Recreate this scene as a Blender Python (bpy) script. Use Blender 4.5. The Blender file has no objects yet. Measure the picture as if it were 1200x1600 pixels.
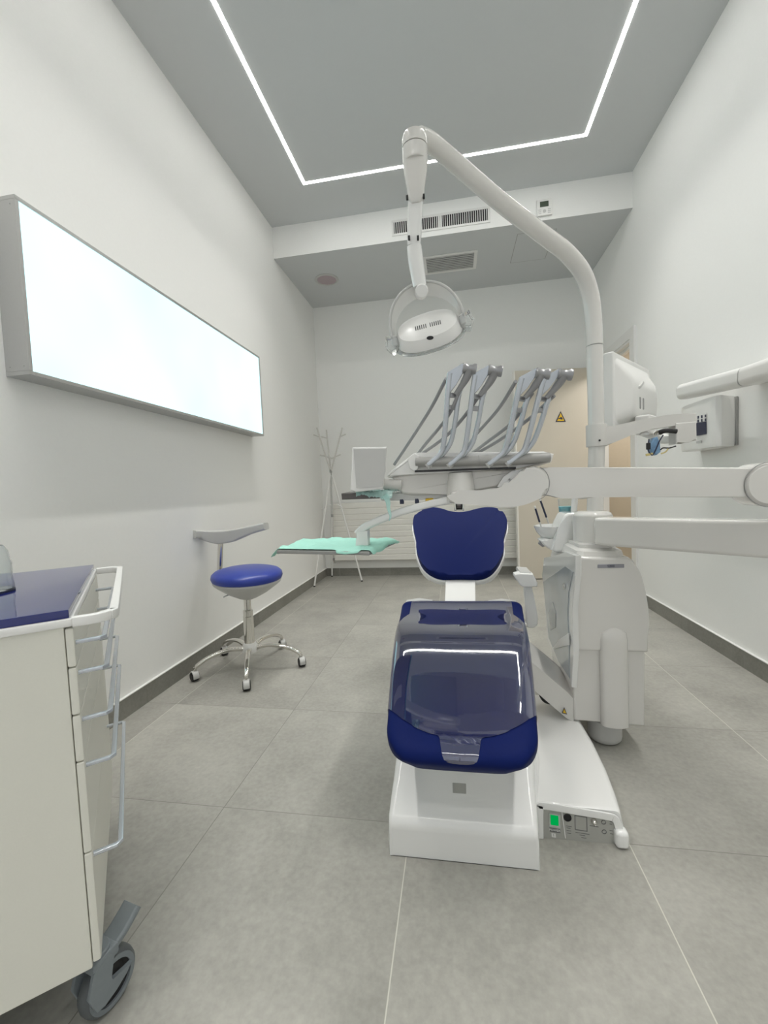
import bpy, bmesh, math, random
from mathutils import Vector, Matrix
random.seed(7)
PI = math.pi
SPREAD = 76
sc = bpy.context.scene
COL = sc.collection
# ------------------------------------------------------------------ camera
FPX = 656.394
_p, _y, _r = -0.0538576, 0.1681074, -0.0431114
CM = Matrix.Rotation(_y, 3, 'Z') @ Matrix.Rotation(PI/2 + _p, 3, 'X') @ Matrix.Rotation(_r, 3, 'Z')
CP = Vector((0, 0, 1.0))
cam = bpy.data.cameras.new('camera'); cam.sensor_width = 36; cam.lens = FPX/1600*36
cam.clip_start = 0.02
co = bpy.data.objects.new('camera', cam); COL.objects.link(co)
m4 = CM.to_4x4(); m4.translation = CP; co.matrix_world = m4
sc.camera = co
def ray(x, y): return CM @ Vector(((x-600)/FPX, -(y-800)/FPX, -1.0))
def at(x, y, Y=None, X=None, Z=None):
    d = ray(x, y)
    t = Y/d.y if Y is not None else (X/d.x if X is not None else (Z-1.0)/d.z)
    return CP + d*t
def atp(x, y, P, N):
    d = ray(x, y); P = Vector(P); N = Vector(N)
    return CP + d*((P-CP).dot(N)/d.dot(N))

# ------------------------------------------------------------------ materials
def lin(c):
    return tuple(((v/255)/12.92 if v/255 <= .04045 else ((v/255+.055)/1.055)**2.4) for v in c)
def mat(name, col, rough=.5, metal=0, coat=0, noise=0.03, scale=30, bump=0, spec=.5, ior=1.5, trans=0, alpha=1):
    m = bpy.data.materials.new(name); m.use_nodes = True
    nt = m.node_tree; b = nt.nodes['Principled BSDF']
    b.inputs['Roughness'].default_value = rough; b.inputs['Metallic'].default_value = metal
    b.inputs['Coat Weight'].default_value = coat; b.inputs['Coat Roughness'].default_value = .03
    b.inputs['Specular IOR Level'].default_value = spec; b.inputs['IOR'].default_value = ior
    b.inputs['Transmission Weight'].default_value = trans; b.inputs['Alpha'].default_value = alpha
    tc = nt.nodes.new('ShaderNodeTexCoord'); n = nt.nodes.new('ShaderNodeTexNoise')
    n.inputs['Scale'].default_value = scale; n.inputs['Detail'].default_value = 4
    nt.links.new(tc.outputs['Object'], n.inputs['Vector'])
    mx = nt.nodes.new('ShaderNodeMix'); mx.data_type = 'RGBA'
    mx.inputs[6].default_value = (*[v*(1-noise) for v in col], 1)
    mx.inputs[7].default_value = (*[min(1, v*(1+noise)) for v in col], 1)
    nt.links.new(n.outputs['Fac'], mx.inputs[0]); nt.links.new(mx.outputs[2], b.inputs['Base Color'])
    if bump:
        bp = nt.nodes.new('ShaderNodeBump'); bp.inputs['Strength'].default_value = bump
        bp.inputs['Distance'].default_value = .002
        nt.links.new(n.outputs['Fac'], bp.inputs['Height']); nt.links.new(bp.outputs['Normal'], b.inputs['Normal'])
    return m
def emis(name, col, s):
    m = bpy.data.materials.new(name); m.use_nodes = True
    nt = m.node_tree; nt.nodes.clear()
    o = nt.nodes.new('ShaderNodeOutputMaterial'); e = nt.nodes.new('ShaderNodeEmission')
    e.inputs['Color'].default_value = (*col, 1); e.inputs['Strength'].default_value = s
    nt.links.new(e.outputs[0], o.inputs[0]); return m
M = {}
M['wall'] = mat('white_wall_paint', (.88, .88, .862), .75, noise=.015, scale=90, bump=.15, spec=.3)
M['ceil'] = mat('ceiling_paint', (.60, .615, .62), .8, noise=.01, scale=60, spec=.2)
M['white'] = mat('white_plastic', (.78, .775, .755), .28, noise=.008, scale=12)
M['gloss'] = mat('glossy_white_shell', (.80, .80, .785), .18, coat=1.0, noise=.006, scale=8)
M['warm'] = mat('warm_white_enamel', (.66, .645, .615), .32, noise=.01, scale=10)
M['warmg'] = mat('warm_white_gloss', (.69, .675, .645), .14, coat=.3, noise=.008, scale=10)
M['cab'] = mat('cabinet_enamel', (.70, .69, .62), .42, noise=.02, scale=300, bump=.05)
M['pgrey'] = mat('light_grey_plastic', (.52, .52, .505), .4)
M['mgrey'] = mat('mid_grey_plastic', (.30, .30, .29), .4)
M['silver'] = mat('satin_silver', (.56, .59, .63), .25, metal=.6, noise=.02)
M['dsilver'] = mat('dark_satin_silver', (.33, .33, .34), .3, metal=.6)
M['hose'] = mat('grey_silicone_hose', (.27, .27, .275), .4)
M['rollg'] = mat('grip_grey_plastic', (.36, .355, .34), .35)
M['chrome'] = mat('chrome', (.78, .76, .72), .08, metal=1, noise=.01)
M['alu'] = mat('brushed_aluminium', (.50, .50, .49), .38, metal=.55, noise=.03, scale=200)
M['blue'] = mat('dark_blue_vinyl', (.005, .012, .085), .5, noise=.05, scale=200, bump=.06, spec=.06)
M['film'] = mat('blue_vinyl_under_clear_film', (.012, .016, .075), .045, coat=1.0, noise=.05, scale=6, bump=.06, ior=2.1, spec=.55)
M['rblue'] = mat('royal_blue_vinyl', (.022, .045, .30), .33, noise=.05, scale=120)
M['gblue'] = mat('blue_glass_slab', (.006, .012, .13), .06, coat=.4, ior=1.5)
M['black'] = mat('black_rubber', (.012, .012, .013), .5)
M['dark'] = mat('dark_void', (.02, .02, .022), .7)
M['brown'] = mat('dark_tray_metal', (.09, .08, .075), .35, noise=.3, scale=40)
M['green'] = mat('mint_paper_cloth', (.38, .72, .61), .8, noise=.05, scale=60, bump=.3)
M['foil'] = mat('clear_mint_film', (.55, .85, .80), .12, noise=.1, scale=30, trans=.35, alpha=.75)
M['glass'] = mat('clear_plastic', (.92, .95, .95), .06, trans=.95, ior=1.3)
M['tglass'] = mat('tinted_cabinet_glass', (.40, .44, .47), .05, coat=.8, noise=.25, scale=5)
M['shield'] = mat('clear_shield', (.93, .95, .95), .12, trans=.9, ior=1.35, noise=.02)
M['beige'] = mat('beige_laminate', (.60, .56, .48), .5, noise=.03, scale=6)
M['tan'] = mat('tan_corridor_paint', (.50, .44, .345), .7)
M['cream'] = mat('radiator_enamel', (.80, .785, .74), .4)
M['caster'] = mat('blue_grey_caster_plastic', (.20, .225, .24), .45, noise=.06, scale=80)
M['tyre'] = mat('grey_rubber_tyre', (.10, .11, .115), .5)
M['yellow'] = mat('yellow_sign', (.75, .48, .02), .45)
M['navy'] = mat('navy_ink', (.02, .025, .06), .5)
M['ink'] = mat('grey_ink', (.16, .16, .16), .6)
M['badge'] = mat('grey_badge', (.28, .28, .31), .4)
M['cyan'] = mat('cyan_liquid', (.22, .62, .70), .15)
M['lblue'] = mat('light_blue_plastic', (.18, .32, .50), .35, noise=.3, scale=80)
M['pink'] = mat('pinkish_speaker_mesh', (.44, .36, .385), .7, noise=.08, scale=300)
M['greenlcd'] = mat('green_lcd', (.035, .055, .03), .3)
M['panel'] = mat('grey_metal_panel', (.42, .42, .39), .4, metal=.2, noise=.03, scale=150)
M['brass'] = mat('brass_tab', (.6, .5, .22), .35, metal=.4)
M['led'] = emis('led_strip_light', (1.0, .985, .95), 27)
M['grn'] = emis('green_lit_rocker', (.0, .36, .07), .9)
# lightbox diffuser: soft cloudy white-cyan print, lit from behind
def lightbox_mat():
    m = emis('lightbox_print', (1, 1, 1), 1.5); nt = m.node_tree
    e = [n for n in nt.nodes if n.type == 'EMISSION'][0]
    tc = nt.nodes.new('ShaderNodeTexCoord'); n = nt.nodes.new('ShaderNodeTexNoise')
    n.inputs['Scale'].default_value = 1.6; n.inputs['Detail'].default_value = 2
    r = nt.nodes.new('ShaderNodeValToRGB')
    r.color_ramp.elements[0].position = .3; r.color_ramp.elements[0].color = (.52, .76, .80, 1)
    r.color_ramp.elements[1].position = .62; r.color_ramp.elements[1].color = (.60, .92, .96, 1)
    nt.links.new(tc.outputs['Object'], n.inputs['Vector']); nt.links.new(n.outputs['Fac'], r.inputs[0])
    nt.links.new(r.outputs[0], e.inputs['Color']); return m
M['lbox'] = lightbox_mat()
M['day'] = emis('frosted_daylight', (.93, .97, 1.0), .75)  # glow of the added fill window behind the camera
def floor_mat(name, tile=.603, x0=-1.3688, y0=1.191, base=(.335, .328, .296), grout=True):
    m = bpy.data.materials.new(name); m.use_nodes = True; nt = m.node_tree; N = nt.nodes; L = nt.links
    b = N['Principled BSDF']; geo = N.new('ShaderNodeNewGeometry'); sep = N.new('ShaderNodeSeparateXYZ')
    L.new(geo.outputs['Position'], sep.inputs[0])
    def mth(op, a, bb=None, c=None):
        n = N.new('ShaderNodeMath'); n.operation = op
        for i, v in enumerate((a, bb, c)):
            if v is None: continue
            if isinstance(v, (int, float)): n.inputs[i].default_value = v
            else: L.new(v, n.inputs[i])
        return n.outputs[0]
    def line(o, off, w):
        t = mth('DIVIDE', mth('SUBTRACT', o, off), tile)
        fr = mth('FRACT', mth('ADD', t, 100.0))
        d = mth('MINIMUM', fr, mth('SUBTRACT', 1.0, fr))
        return mth('LESS_THAN', d, w/tile/2), mth('FLOOR', t)
    lx, cx = line(sep.outputs[0], x0, .0028); ly, cy = line(sep.outputs[1], y0, .0022)
    cell = mth('ADD', mth('MULTIPLY', cx, 3.17), mth('MULTIPLY', cy, 7.31))
    wn = N.new('ShaderNodeTexWhiteNoise'); wn.noise_dimensions = '1D'; L.new(cell, wn.inputs['W'])
    cmb = N.new('ShaderNodeCombineXYZ'); L.new(sep.outputs[0], cmb.inputs[0]); L.new(sep.outputs[1], cmb.inputs[1])
    L.new(mth('ADD', mth('MULTIPLY', wn.outputs[0], 20.0), sep.outputs[2]), cmb.inputs[2])
    n1 = N.new('ShaderNodeTexNoise'); n1.inputs['Scale'].default_value = 3.2; n1.inputs['Detail'].default_value = 8
    n1.inputs['Roughness'].default_value = .65; L.new(cmb.outputs[0], n1.inputs['Vector'])
    n2 = N.new('ShaderNodeTexNoise'); n2.inputs['Scale'].default_value = 70; n2.inputs['Detail'].default_value = 3
    L.new(cmb.outputs[0], n2.inputs['Vector'])
    f = mth('ADD', mth('MULTIPLY', n1.outputs['Fac'], .62), mth('ADD', mth('MULTIPLY', n2.outputs['Fac'], .30), mth('MULTIPLY', wn.outputs[0], .06)))
    rp = N.new('ShaderNodeValToRGB'); rp.color_ramp.elements[0].position = .30; rp.color_ramp.elements[1].position = .68
    rp.color_ramp.elements[0].color = (*[v*.76 for v in base], 1); rp.color_ramp.elements[1].color = (*[v*1.24 for v in base], 1)
    L.new(f, rp.inputs[0])
    g = mth('MAXIMUM', lx, ly) if grout else lx
    gm = mth('MULTIPLY', g, mth('ADD', mth('MULTIPLY', n1.outputs['Fac'], .7), .42))
    mx = N.new('ShaderNodeMix'); mx.data_type = 'RGBA'; L.new(gm, mx.inputs[0]); L.new(rp.outputs[0], mx.inputs[6])
    dk = mth('MAXIMUM', ly, mth('LESS_THAN', mth('ABSOLUTE', mth('SUBTRACT', sep.outputs[0], -.766)), .01))
    gc_ = N.new('ShaderNodeMix'); gc_.data_type = 'RGBA'; L.new(dk, gc_.inputs[0])
    gc_.inputs[6].default_value = (.60, .59, .52, 1); gc_.inputs[7].default_value = (.17, .165, .145, 1) if grout else (.3, .3, .27, 1)
    L.new(gc_.outputs[2], mx.inputs[7]); L.new(mx.outputs[2], b.inputs['Base Color'])
    b.inputs['Roughness'].default_value = .5; b.inputs['Specular IOR Level'].default_value = .35
    bp = N.new('ShaderNodeBump'); bp.inputs['Strength'].default_value = .12; bp.inputs['Distance'].default_value = .002
    L.new(f, bp.inputs['Height']); L.new(bp.outputs['Normal'], b.inputs['Normal'])
    return m
M['floor'] = floor_mat('grey_porcelain_tile')
M['skirt'] = floor_mat('grey_tile_skirting', base=(.24, .235, .21), grout=False)
M['skirts'] = floor_mat('grey_tile_skirting_side', x0=50, base=(.24, .235, .21))

# ------------------------------------------------------------------ mesh helpers
def finish(bm, ang=38):
    bmesh.ops.recalc_face_normals(bm, faces=bm.faces)
    for f in bm.faces: f.smooth = True
    for e in bm.edges:
        if len(e.link_faces) == 2 and e.calc_face_angle(0) > math.radians(ang): e.smooth = False
def mk(name, bm, m, parent=None, label=None, ang=38, loc=None, wn=True):
    """one mesh object; bm in world coordinates, origin at the thing's base"""
    root = parent
    while root is not None and root.parent is not None: root = root.parent
    off = Vector(root['_loc']) if root is not None else (Vector(loc) if loc is not None else None)
    finish(bm, ang)
    if off is None:
        xs = [v.co for v in bm.verts]
        off = Vector(((min(v.x for v in xs)+max(v.x for v in xs))/2, (min(v.y for v in xs)+max(v.y for v in xs))/2, min(v.z for v in xs)))
    bmesh.ops.translate(bm, verts=bm.verts, vec=-off)
    me = bpy.data.meshes.new(name); bm.to_mesh(me); bm.free()
    if isinstance(m, (list, tuple)):
        for k in m: me.materials.append(M[k])
    else: me.materials.append(M[m])
    o = bpy.data.objects.new(name, me); COL.objects.link(o)
    if len(me.polygons) < 900 and wn:
        md = o.modifiers.new('weighted', 'WEIGHTED_NORMAL'); md.keep_sharp = True
    if parent is not None: o.parent = parent
    else: o.location = off; o['_loc'] = tuple(off)
    if label: o['label'] = label
    return o
def thing(name, loc, label, cat, group=None):
    o = bpy.data.objects.new(name, None); COL.objects.link(o); o.location = loc; o['_loc'] = tuple(loc)
    o.empty_display_size = .1
    o['label'] = label; o['category'] = cat
    if group: o['group'] = group
    return o
def tag(o, label, cat, group=None, kind=None):
    o['label'] = label; o['category'] = cat
    if group: o['group'] = group
    if kind: o['kind'] = kind
    return o
def struct(name, bm, m, label=None):
    o = mk(name, bm, m, ang=30); o['kind'] = 'structure'
    if label: o['label'] = label
    o['category'] = name.split('_')[0]
    return o
def B(): return bmesh.new()
def box(bm, x0, x1, y0, y1, z0, z1, T=None):
    vs = [bm.verts.new(Vector((x, y, z))) for x in (x0, x1) for y in (y0, y1) for z in (z0, z1)]
    if T is not None:
        for v in vs: v.co = T @ v.co
    for q in ((0,1,3,2),(4,6,7,5),(0,4,5,1),(2,3,7,6),(0,2,6,4),(1,5,7,3)): bm.faces.new([vs[i] for i in q])
    return vs
def rbox(x0, x1, y0, y1, z0, z1, r=.005, seg=3, T=None, bm=None):
    t = B(); box(t, x0, x1, y0, y1, z0, z1)
    bmesh.ops.bevel(t, geom=list(t.edges), offset=r, segments=seg, affect='EDGES', profile=.5)
    if T is not None: bmesh.ops.transform(t, matrix=T, verts=t.verts)
    return merge(bm, t)
def merge(bm, t):
    if bm is None: return t
    me = bpy.data.meshes.new('t'); t.to_mesh(me); t.free(); bm.from_mesh(me); bpy.data.meshes.remove(me); return bm
def prism(pts, d, r=0, seg=3, bm=None):
    """extrude closed 3D polygon pts by vector d, bevel rims by r"""
    t = B(); d = Vector(d)
    a = [t.verts.new(Vector(p)) for p in pts]; b = [t.verts.new(Vector(p)+d) for p in pts]
    f0 = t.faces.new(a); f1 = t.faces.new(list(reversed(b))); n = len(a)
    for i in range(n): t.faces.new((a[i], b[i], b[(i+1) % n], a[(i+1) % n]))
    if r:
        es = list(f0.edges)+list(f1.edges)
        bmesh.ops.bevel(t, geom=es, offset=r, segments=seg, affect='EDGES', profile=.5)
    return merge(bm, t)
def cat(pts, n=6, closed=False):
    P = [Vector(p) for p in pts]; out = []; N = len(P)
    for i in range(N if closed else N-1):
        p0 = P[(i-1) % N] if (closed or i > 0) else P[0]*2-P[1]
        p1 = P[i]; p2 = P[(i+1) % N]
        p3 = P[(i+2) % N] if (closed or i+2 < N) else P[-1]*2-P[-2]
        for k in range(n):
            t = k/n
            out.append(.5*((2*p1)+(p2-p0)*t+(2*p0-5*p1+4*p2-p3)*t*t+(3*p1-p0-3*p2+p3)*t**3))
    if not closed: out.append(P[-1].copy())
    return out
def circ(r, n=16, ry=None): return [(r*math.cos(2*PI*i/n), (ry or r)*math.sin(2*PI*i/n)) for i in range(n)]
def rrect(w, h, r, n=4):
    o = []
    for cx, cy, a in ((w/2-r, h/2-r, 0), (-w/2+r, h/2-r, PI/2), (-w/2+r, -h/2+r, PI), (w/2-r, -h/2+r, 1.5*PI)):
        for i in range(n+1):
            t = a+PI/2*i/n; o.append((cx+r*math.cos(t), cy+r*math.sin(t)))
    return o
def sweep(path, sec, up=None, closed=False, bm=None, dome=False):
    """sec: list of 2D pts (side, up) or function i,t -> list"""
    t = B(); P = [Vector(p) for p in path]; N = len(P); rings = []; ref = Vector(up) if up is not None else None
    prev = None
    for i in range(N):
        a = P[(i-1) % N] if (closed or i > 0) else P[i]; b = P[(i+1) % N] if (closed or i < N-1) else P[i]
        tg = (b-a).normalized()
        if ref is not None: u = (ref-tg*ref.dot(tg)).normalized()
        elif prev is None:
            k = Vector((0, 0, 1)) if abs(tg.z) < .9 else Vector((0, 1, 0)); u = (k-tg*k.dot(tg)).normalized()
        else: u = (prev-tg*prev.dot(tg)).normalized()
        prev = u; s = tg.cross(u)
        S = sec(i, i/(N-1)) if callable(sec) else sec
        rings.append([t.verts.new(P[i]+s*x+u*y) for x, y in S])
    n = len(rings[0])
    for i in range(N if closed else N-1):
        A, C = rings[i], rings[(i+1) % N]
        for k in range(n): t.faces.new((A[k], A[(k+1) % n], C[(k+1) % n], C[k]))
    if not closed: t.faces.new(list(reversed(rings[0]))); t.faces.new(rings[-1])
    return merge(bm, t)
def tube(path, r, n=14, bm=None, closed=False):
    if isinstance(r, (list, tuple)):
        R = r; N = len(path)
        def sec(i, t):
            f = t*(len(R)-1); k = min(int(f), len(R)-2); return circ(R[k]+(R[k+1]-R[k])*(f-k), n)
        return sweep(path, sec, bm=bm)
    return sweep(path, circ(r, n), bm=bm, closed=closed)
def lathe(prof, c=(0, 0, 0), axis=(0, 0, 1), n=32, bm=None, sx=1, sy=1):
    t = B(); q = Vector((0, 0, 1)).rotation_difference(Vector(axis).normalized()); c = Vector(c); rings = []
    for r, z in prof:
        if r < 1e-6: rings.append([t.verts.new(c+q@Vector((0, 0, z)))])
        else: rings.append([t.verts.new(c+q@Vector((r*sx*math.cos(2*PI*i/n), r*sy*math.sin(2*PI*i/n), z))) for i in range(n)])
    ann = len(rings[0]) > 1 and len(rings[-1]) > 1
    for A, C in list(zip(rings, rings[1:]))+([(rings[-1], rings[0])] if ann else []):
        if len(A) == 1 and len(C) == 1: continue
        for k in range(n):
            l = (k+1) % n
            if len(A) == 1: t.faces.new((A[0], C[k], C[l]))
            elif len(C) == 1: t.faces.new((A[k], A[l], C[0]))
            else: t.faces.new((A[k], A[l], C[l], C[k]))
    if not ann:
        if len(rings[0]) > 1: t.faces.new(list(reversed(rings[0])))
        if len(rings[-1]) > 1: t.faces.new(rings[-1])
    return merge(bm, t)
def cyl(a, b, r, n=24, bev=.002, bm=None):
    a = Vector(a); b = Vector(b); h = (b-a).length; e = min(bev, r*.5, h*.4)
    return lathe([(0, 0), (r-e, 0), (r, e), (r, h-e), (r-e, h), (0, h)], a, b-a, n, bm)
def loft(rings, bm=None):
    t = B(); R = [[t.verts.new(Vector(p)) for p in r] for r in rings]; n = len(R[0])
    for A, C in zip(R, R[1:]):
        for k in range(n): t.faces.new((A[k], A[(k+1) % n], C[(k+1) % n], C[k]))
    t.faces.new(list(reversed(R[0]))); t.faces.new(R[-1])
    return merge(bm, t)
def text(name, s, size, pos, xdir, ydir, m, parent, depth=.0004):
    cu = bpy.data.curves.new('t', 'FONT'); cu.body = s; cu.size = size; cu.extrude = depth
    cu.align_x = 'CENTER'; cu.align_y = 'CENTER'
    o = bpy.data.objects.new('t', cu); COL.objects.link(o)
    bpy.context.view_layer.update()
    me = bpy.data.meshes.new_from_object(o.evaluated_get(bpy.context.evaluated_depsgraph_get()))
    bpy.data.objects.remove(o); bm = B(); bm.from_mesh(me); bpy.data.meshes.remove(me)
    x = Vector(xdir).normalized(); y = Vector(ydir).normalized(); z = x.cross(y)
    T = Matrix((x, y, z)).transposed().to_4x4(); T.translation = Vector(pos)
    bmesh.ops.transform(bm, matrix=T, verts=bm.verts)
    return mk(name, bm, m, parent)
def frame(o, x, y, z):
    T = Matrix((Vector(x), Vector(y), Vector(z))).transposed().to_4x4(); T.translation = Vector(o); return T

# ------------------------------------------------------------------ the room
XL, XR, YB, YF, H, S = -1.538, 1.452, 4.777, 3.708, 3.391, 3.119
YN = -1.6
D0, D1, DZ = 3.76, 4.62, 2.13      # doorway in the right wall
bm = B(); box(bm, XL-.1, XR+1.6, YN-.1, YB+.1, -.1, 0); struct('floor', bm, 'floor', 'grey stone-look porcelain tile floor')
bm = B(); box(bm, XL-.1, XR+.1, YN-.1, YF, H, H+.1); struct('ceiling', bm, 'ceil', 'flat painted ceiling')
bm = B(); box(bm, XL-.1, XL, YN-.1, YB+.1, 0, H+.1); struct('wall_left', bm, 'wall')
bm = B(); box(bm, XL, XR+.1, YB, YB+.1, 0, H+.1); struct('wall_back', bm, 'wall')
bm = B(); box(bm, XL, XR, YN-.1, YN, 0, H+.1); struct('wall_front', bm, 'wall')
bm = B(); box(bm, XR, XR+.1, YN-.1, D0, 0, H+.1); box(bm, XR, XR+.1, D0, D1, DZ, H+.1); box(bm, XR, XR+.1, D1, YB+.1, 0, H+.1)
struct('wall_right', bm, 'wall')
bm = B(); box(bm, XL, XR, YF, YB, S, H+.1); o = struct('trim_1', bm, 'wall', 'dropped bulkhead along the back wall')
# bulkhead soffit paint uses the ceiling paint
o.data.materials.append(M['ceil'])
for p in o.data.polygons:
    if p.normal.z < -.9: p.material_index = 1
bm = B(); box(bm, XL, XL+.012, YN, YB, 0, .0915); struct('baseboard_left', bm, 'skirts')
bm = B(); box(bm, XR-.012, XR, YN, D0-.09, 0, .0915); struct('baseboard_right', bm, 'skirts')
bm = B(); box(bm, XL+.012, XR-.012, YB-.012, YB, 0, .0915); struct('baseboard_back', bm, 'skirt')
# unseen frosted window, added behind the camera as a glowing fill light
bm = B()
for (a, b, c, d) in ((-1.45, 1.37, 2.22, 2.30), (-1.45, 1.37, .05, .13), (-1.45, -1.37, .13, 2.22), (1.29, 1.37, .13, 2.22), (-.08, 0, .13, 2.22)): box(bm, a, b, YN, YN+.05, c, d)
wf = struct('window_1', bm, 'white', 'frosted white window behind the camera'); wf['_loc'] = tuple(wf.location)
bm = B(); box(bm, -1.37, -.08, YN+.012, YN+.016, .13, 2.22); box(bm, 0, 1.29, YN+.012, YN+.016, .13, 2.22); mk('pane', bm, 'day', wf)
# white bead on top of the skirting
bm = B(); box(bm, XL, XL+.014, YN, YB, .0915, .0955); box(bm, XL, XR, YB-.014, YB, .0915, .0955); box(bm, XR-.014, XR, YN, D0-.09, .0915, .0955)
struct('trim_2', bm, 'white', 'white bead along the top of the tile skirting')
# door frame on the right wall + corridor beyond
bm = B()
for (a, b, c, d) in ((D0-.085, D0, 0, DZ+.08), (D1, D1+.07, 0, DZ+.08), (D0, D1, DZ, DZ+.08)):
    box(bm, XR-.016, XR, a, b, c, d)
for (a, b, c, d) in ((D0, D0+.02, 0, DZ), (D1-.02, D1, 0, DZ), (D0+.02, D1-.02, DZ-.02, DZ)):
    box(bm, XR-.01, XR+.1, a, b, c, d)
box(bm, XR+.03, XR+.045, D0+.02, D1-.02, DZ-.045, DZ-.02)
struct('trim_3', bm, 'white', 'white door frame in the right wall')
bm = B(); box(bm, XR+1.5, XR+1.6, YN+3.6, YB+.5, 0, 2.5); box(bm, XR+.1, XR+1.5, YN+3.6, YB+.5, 2.45, 2.55)
box(bm, XR+.1, XR+1.5, YB+.1, YB+.2, 0, 2.45); box(bm, XR+.1, XR+1.5, YN+3.5, YN+3.6, 0, 2.45)
struct('wall_corridor', bm, 'tan')
# beige door leaf, swung open in front of the back wall
A0 = Vector((.628, 4.47, 0)); A1 = Vector((1.425, 4.60, 0)); dv = (A1-A0); Ld = dv.length; ex = dv.normalized(); ey = Vector((-ex.y, ex.x, 0))
T = frame(A0, ex, ey, (0, 0, 1))
door = struct('door_1', rbox(0, Ld, 0, .045, .008, 2.135, .002, 1, T), 'beige', 'beige door leaf standing open in front of the back wall')
door['_loc'] = tuple(door.location)
mk('edge_strip', rbox(-.004, .012, -.003, .048, .008, 2.136, .002, 1, T), 'cream', door, 'cream edge strip')
def plane_px(pts, d=0):   # pixel outline onto the door leaf's front face
    n = -ey; return [atp(x, y, A0+n*(.001+d), n) for x, y in pts]
sg = prism(plane_px([(876, 642.5), (884, 658.8), (868, 659.3)]), (0, -.002, 0))
sign = tag(mk('warning_sign', sg, 'navy'), 'small yellow triangular warning sign stuck on the beige door leaf', 'sign')
mk('sign_face', prism(plane_px([(876, 645.5), (881.8, 657.6), (870.2, 658)], .0025), (0, -.001, 0)), 'yellow', sign)
mk('symbol', prism(plane_px([(874, 653), (877, 651.5), (879, 653), (879, 655.5), (876, 655.5), (875.4, 654.4), (872.5, 654.4), (872.5, 653.2)], .004), (0, -.0005, 0)), 'navy', sign)

# LED strip recessed in the ceiling (a rectangle; only its far end shows)
led = thing('ceiling_light', (-.05, 1.0, H), 'thin white LED line set as a rectangle in the ceiling', 'light')
LX0, LX1, LY1, LY0, lw = -1.068, .98, 3.255, -1.1, .0105
for (a, b, c, d) in ((LX0-lw, LX0+lw, LY0-lw, LY1+lw), (LX1-lw, LX1+lw, LY0-lw, LY1+lw), (LX0+lw, LX1-lw, LY1-lw, LY1+lw), (LX0+lw, LX1-lw, LY0-lw, LY0+lw)):
    bm = B(); box(bm, a, b, c, d, H-.0015, H+.004); mk('led_strip', bm, 'led', led)

# bulkhead air vent with vertical slats
def grille(name, label, o, ux, uz, w, h, dep, n, vertical, split=None, bord=.018):
    n_ = Vector(ux).cross(Vector(uz)).normalized()   # faces the room
    t = thing(name, o, label, 'vent'); T = frame(o, ux, uz, n_)
    bm = B()
    for (a, b, c, d) in ((-w/2, w/2, h/2-bord, h/2), (-w/2, w/2, -h/2, -h/2+bord), (-w/2, -w/2+bord, -h/2+bord, h/2-bord), (w/2-bord, w/2, -h/2+bord, h/2-bord)):
        rbox(a, b, c, d, 0, .006, .0015, 2, T, bm)
    mk('frame', bm, 'white', t)
    bm = B(); box(bm, -w/2+bord, w/2-bord, -h/2+bord, h/2-bord, .0003, .001, T); mk('backing', bm, 'dark', t)
    W = w-2*bord; Hh = h-2*bord
    for i in range(n):
        bm = B()
        if vertical:
            x = -W/2+W*(i+.5)/n; ww = W/n*.30
            if split is not None and abs(x-split) < W/n*.6: ww = W/n*.9
            box(bm, x-ww/2, x+ww/2, -Hh/2, Hh/2, .001, .005, T)
        else:
            y = -Hh/2+Hh*(i+.5)/n; ww = Hh/n*.55
            box(bm, -W/2, W/2, y-ww/2, y+ww/2, .001, .005, T)
        mk('slat', bm, 'white' if vertical else 'pgrey', t)
grille('air_vent', 'white vent with vertical slats on the bulkhead front, beside the thermostat', (-.045, YF-.0005, 3.228), (1, 0, 0), (0, 0, 1), .82, .13, .02, 44, True, split=.0)
grille('air_vent', 'square grey vent with lengthwise slats under the bulkhead, beside the round speaker', (.03, 4.172, S-.0005), (-1, 0, 0), (0, 1, 0), .50, .33, .02, 9, False, bord=.03)
# round ceiling speaker
sp = thing('ceiling_speaker', (-1.19, 4.185, S), 'round pinkish flush speaker under the bulkhead near the left wall', 'speaker')
mk('rim', lathe([(.085, 0), (.118, 0), (.120, .004), (.112, .008), (.098, .009), (.095, .004), (.085, .003)], (-1.19, 4.185, S-.0002), (0, 0, -1), 40), 'pgrey', sp)
mk('mesh_cover', lathe([(0, .0065), (.05, .006), (.096, .004), (.096, .001), (0, .001)], (-1.19, 4.185, S), (0, 0, -1), 40), 'pink', sp)
# flush access hatch
ap = thing('access_panel', (.76, 4.08, S), 'flush white access hatch under the bulkhead, right of the grey vent', 'hatch')
bm = B(); box(bm, .605, .915, 3.855, 4.32, S-.0015, S-.0002); mk('hatch_panel', bm, 'ceil', ap)
bm = B()
for (a, b, c, d) in ((.600, .605, 3.85, 4.325), (.915, .92, 3.85, 4.325), (.605, .915, 3.85, 3.855), (.605, .915, 4.32, 4.325)): box(bm, a, b, c, d, S-.0008, S-.0001)
mk('hatch_gap', bm, 'mgrey', ap)
# thermostat
th = thing('thermostat', (.79, YF, 3.148), 'small white thermostat with a green screen on the bulkhead', 'thermostat')
mk('body', rbox(.732, .850, YF-.018, YF, 3.148, 3.276, .005, 3), 'white', th)
mk('screen', rbox(.756, .822, YF-.0205, YF-.017, 3.214, 3.256, .001, 1), 'greenlcd', th)
for i in range(3):
    for x in (.742, .815): mk('button', rbox(x, x+.024, YF-.0195, YF-.017, 3.162+i*.014, 3.168+i*.014, .001, 1), 'pgrey', th)
mk('button', lathe([(0, 0), (.013, 0), (.013, .002), (0, .002)], (.789, YF-.0175, 3.180), (0, -1, 0), 20), 'pgrey', th)

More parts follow.
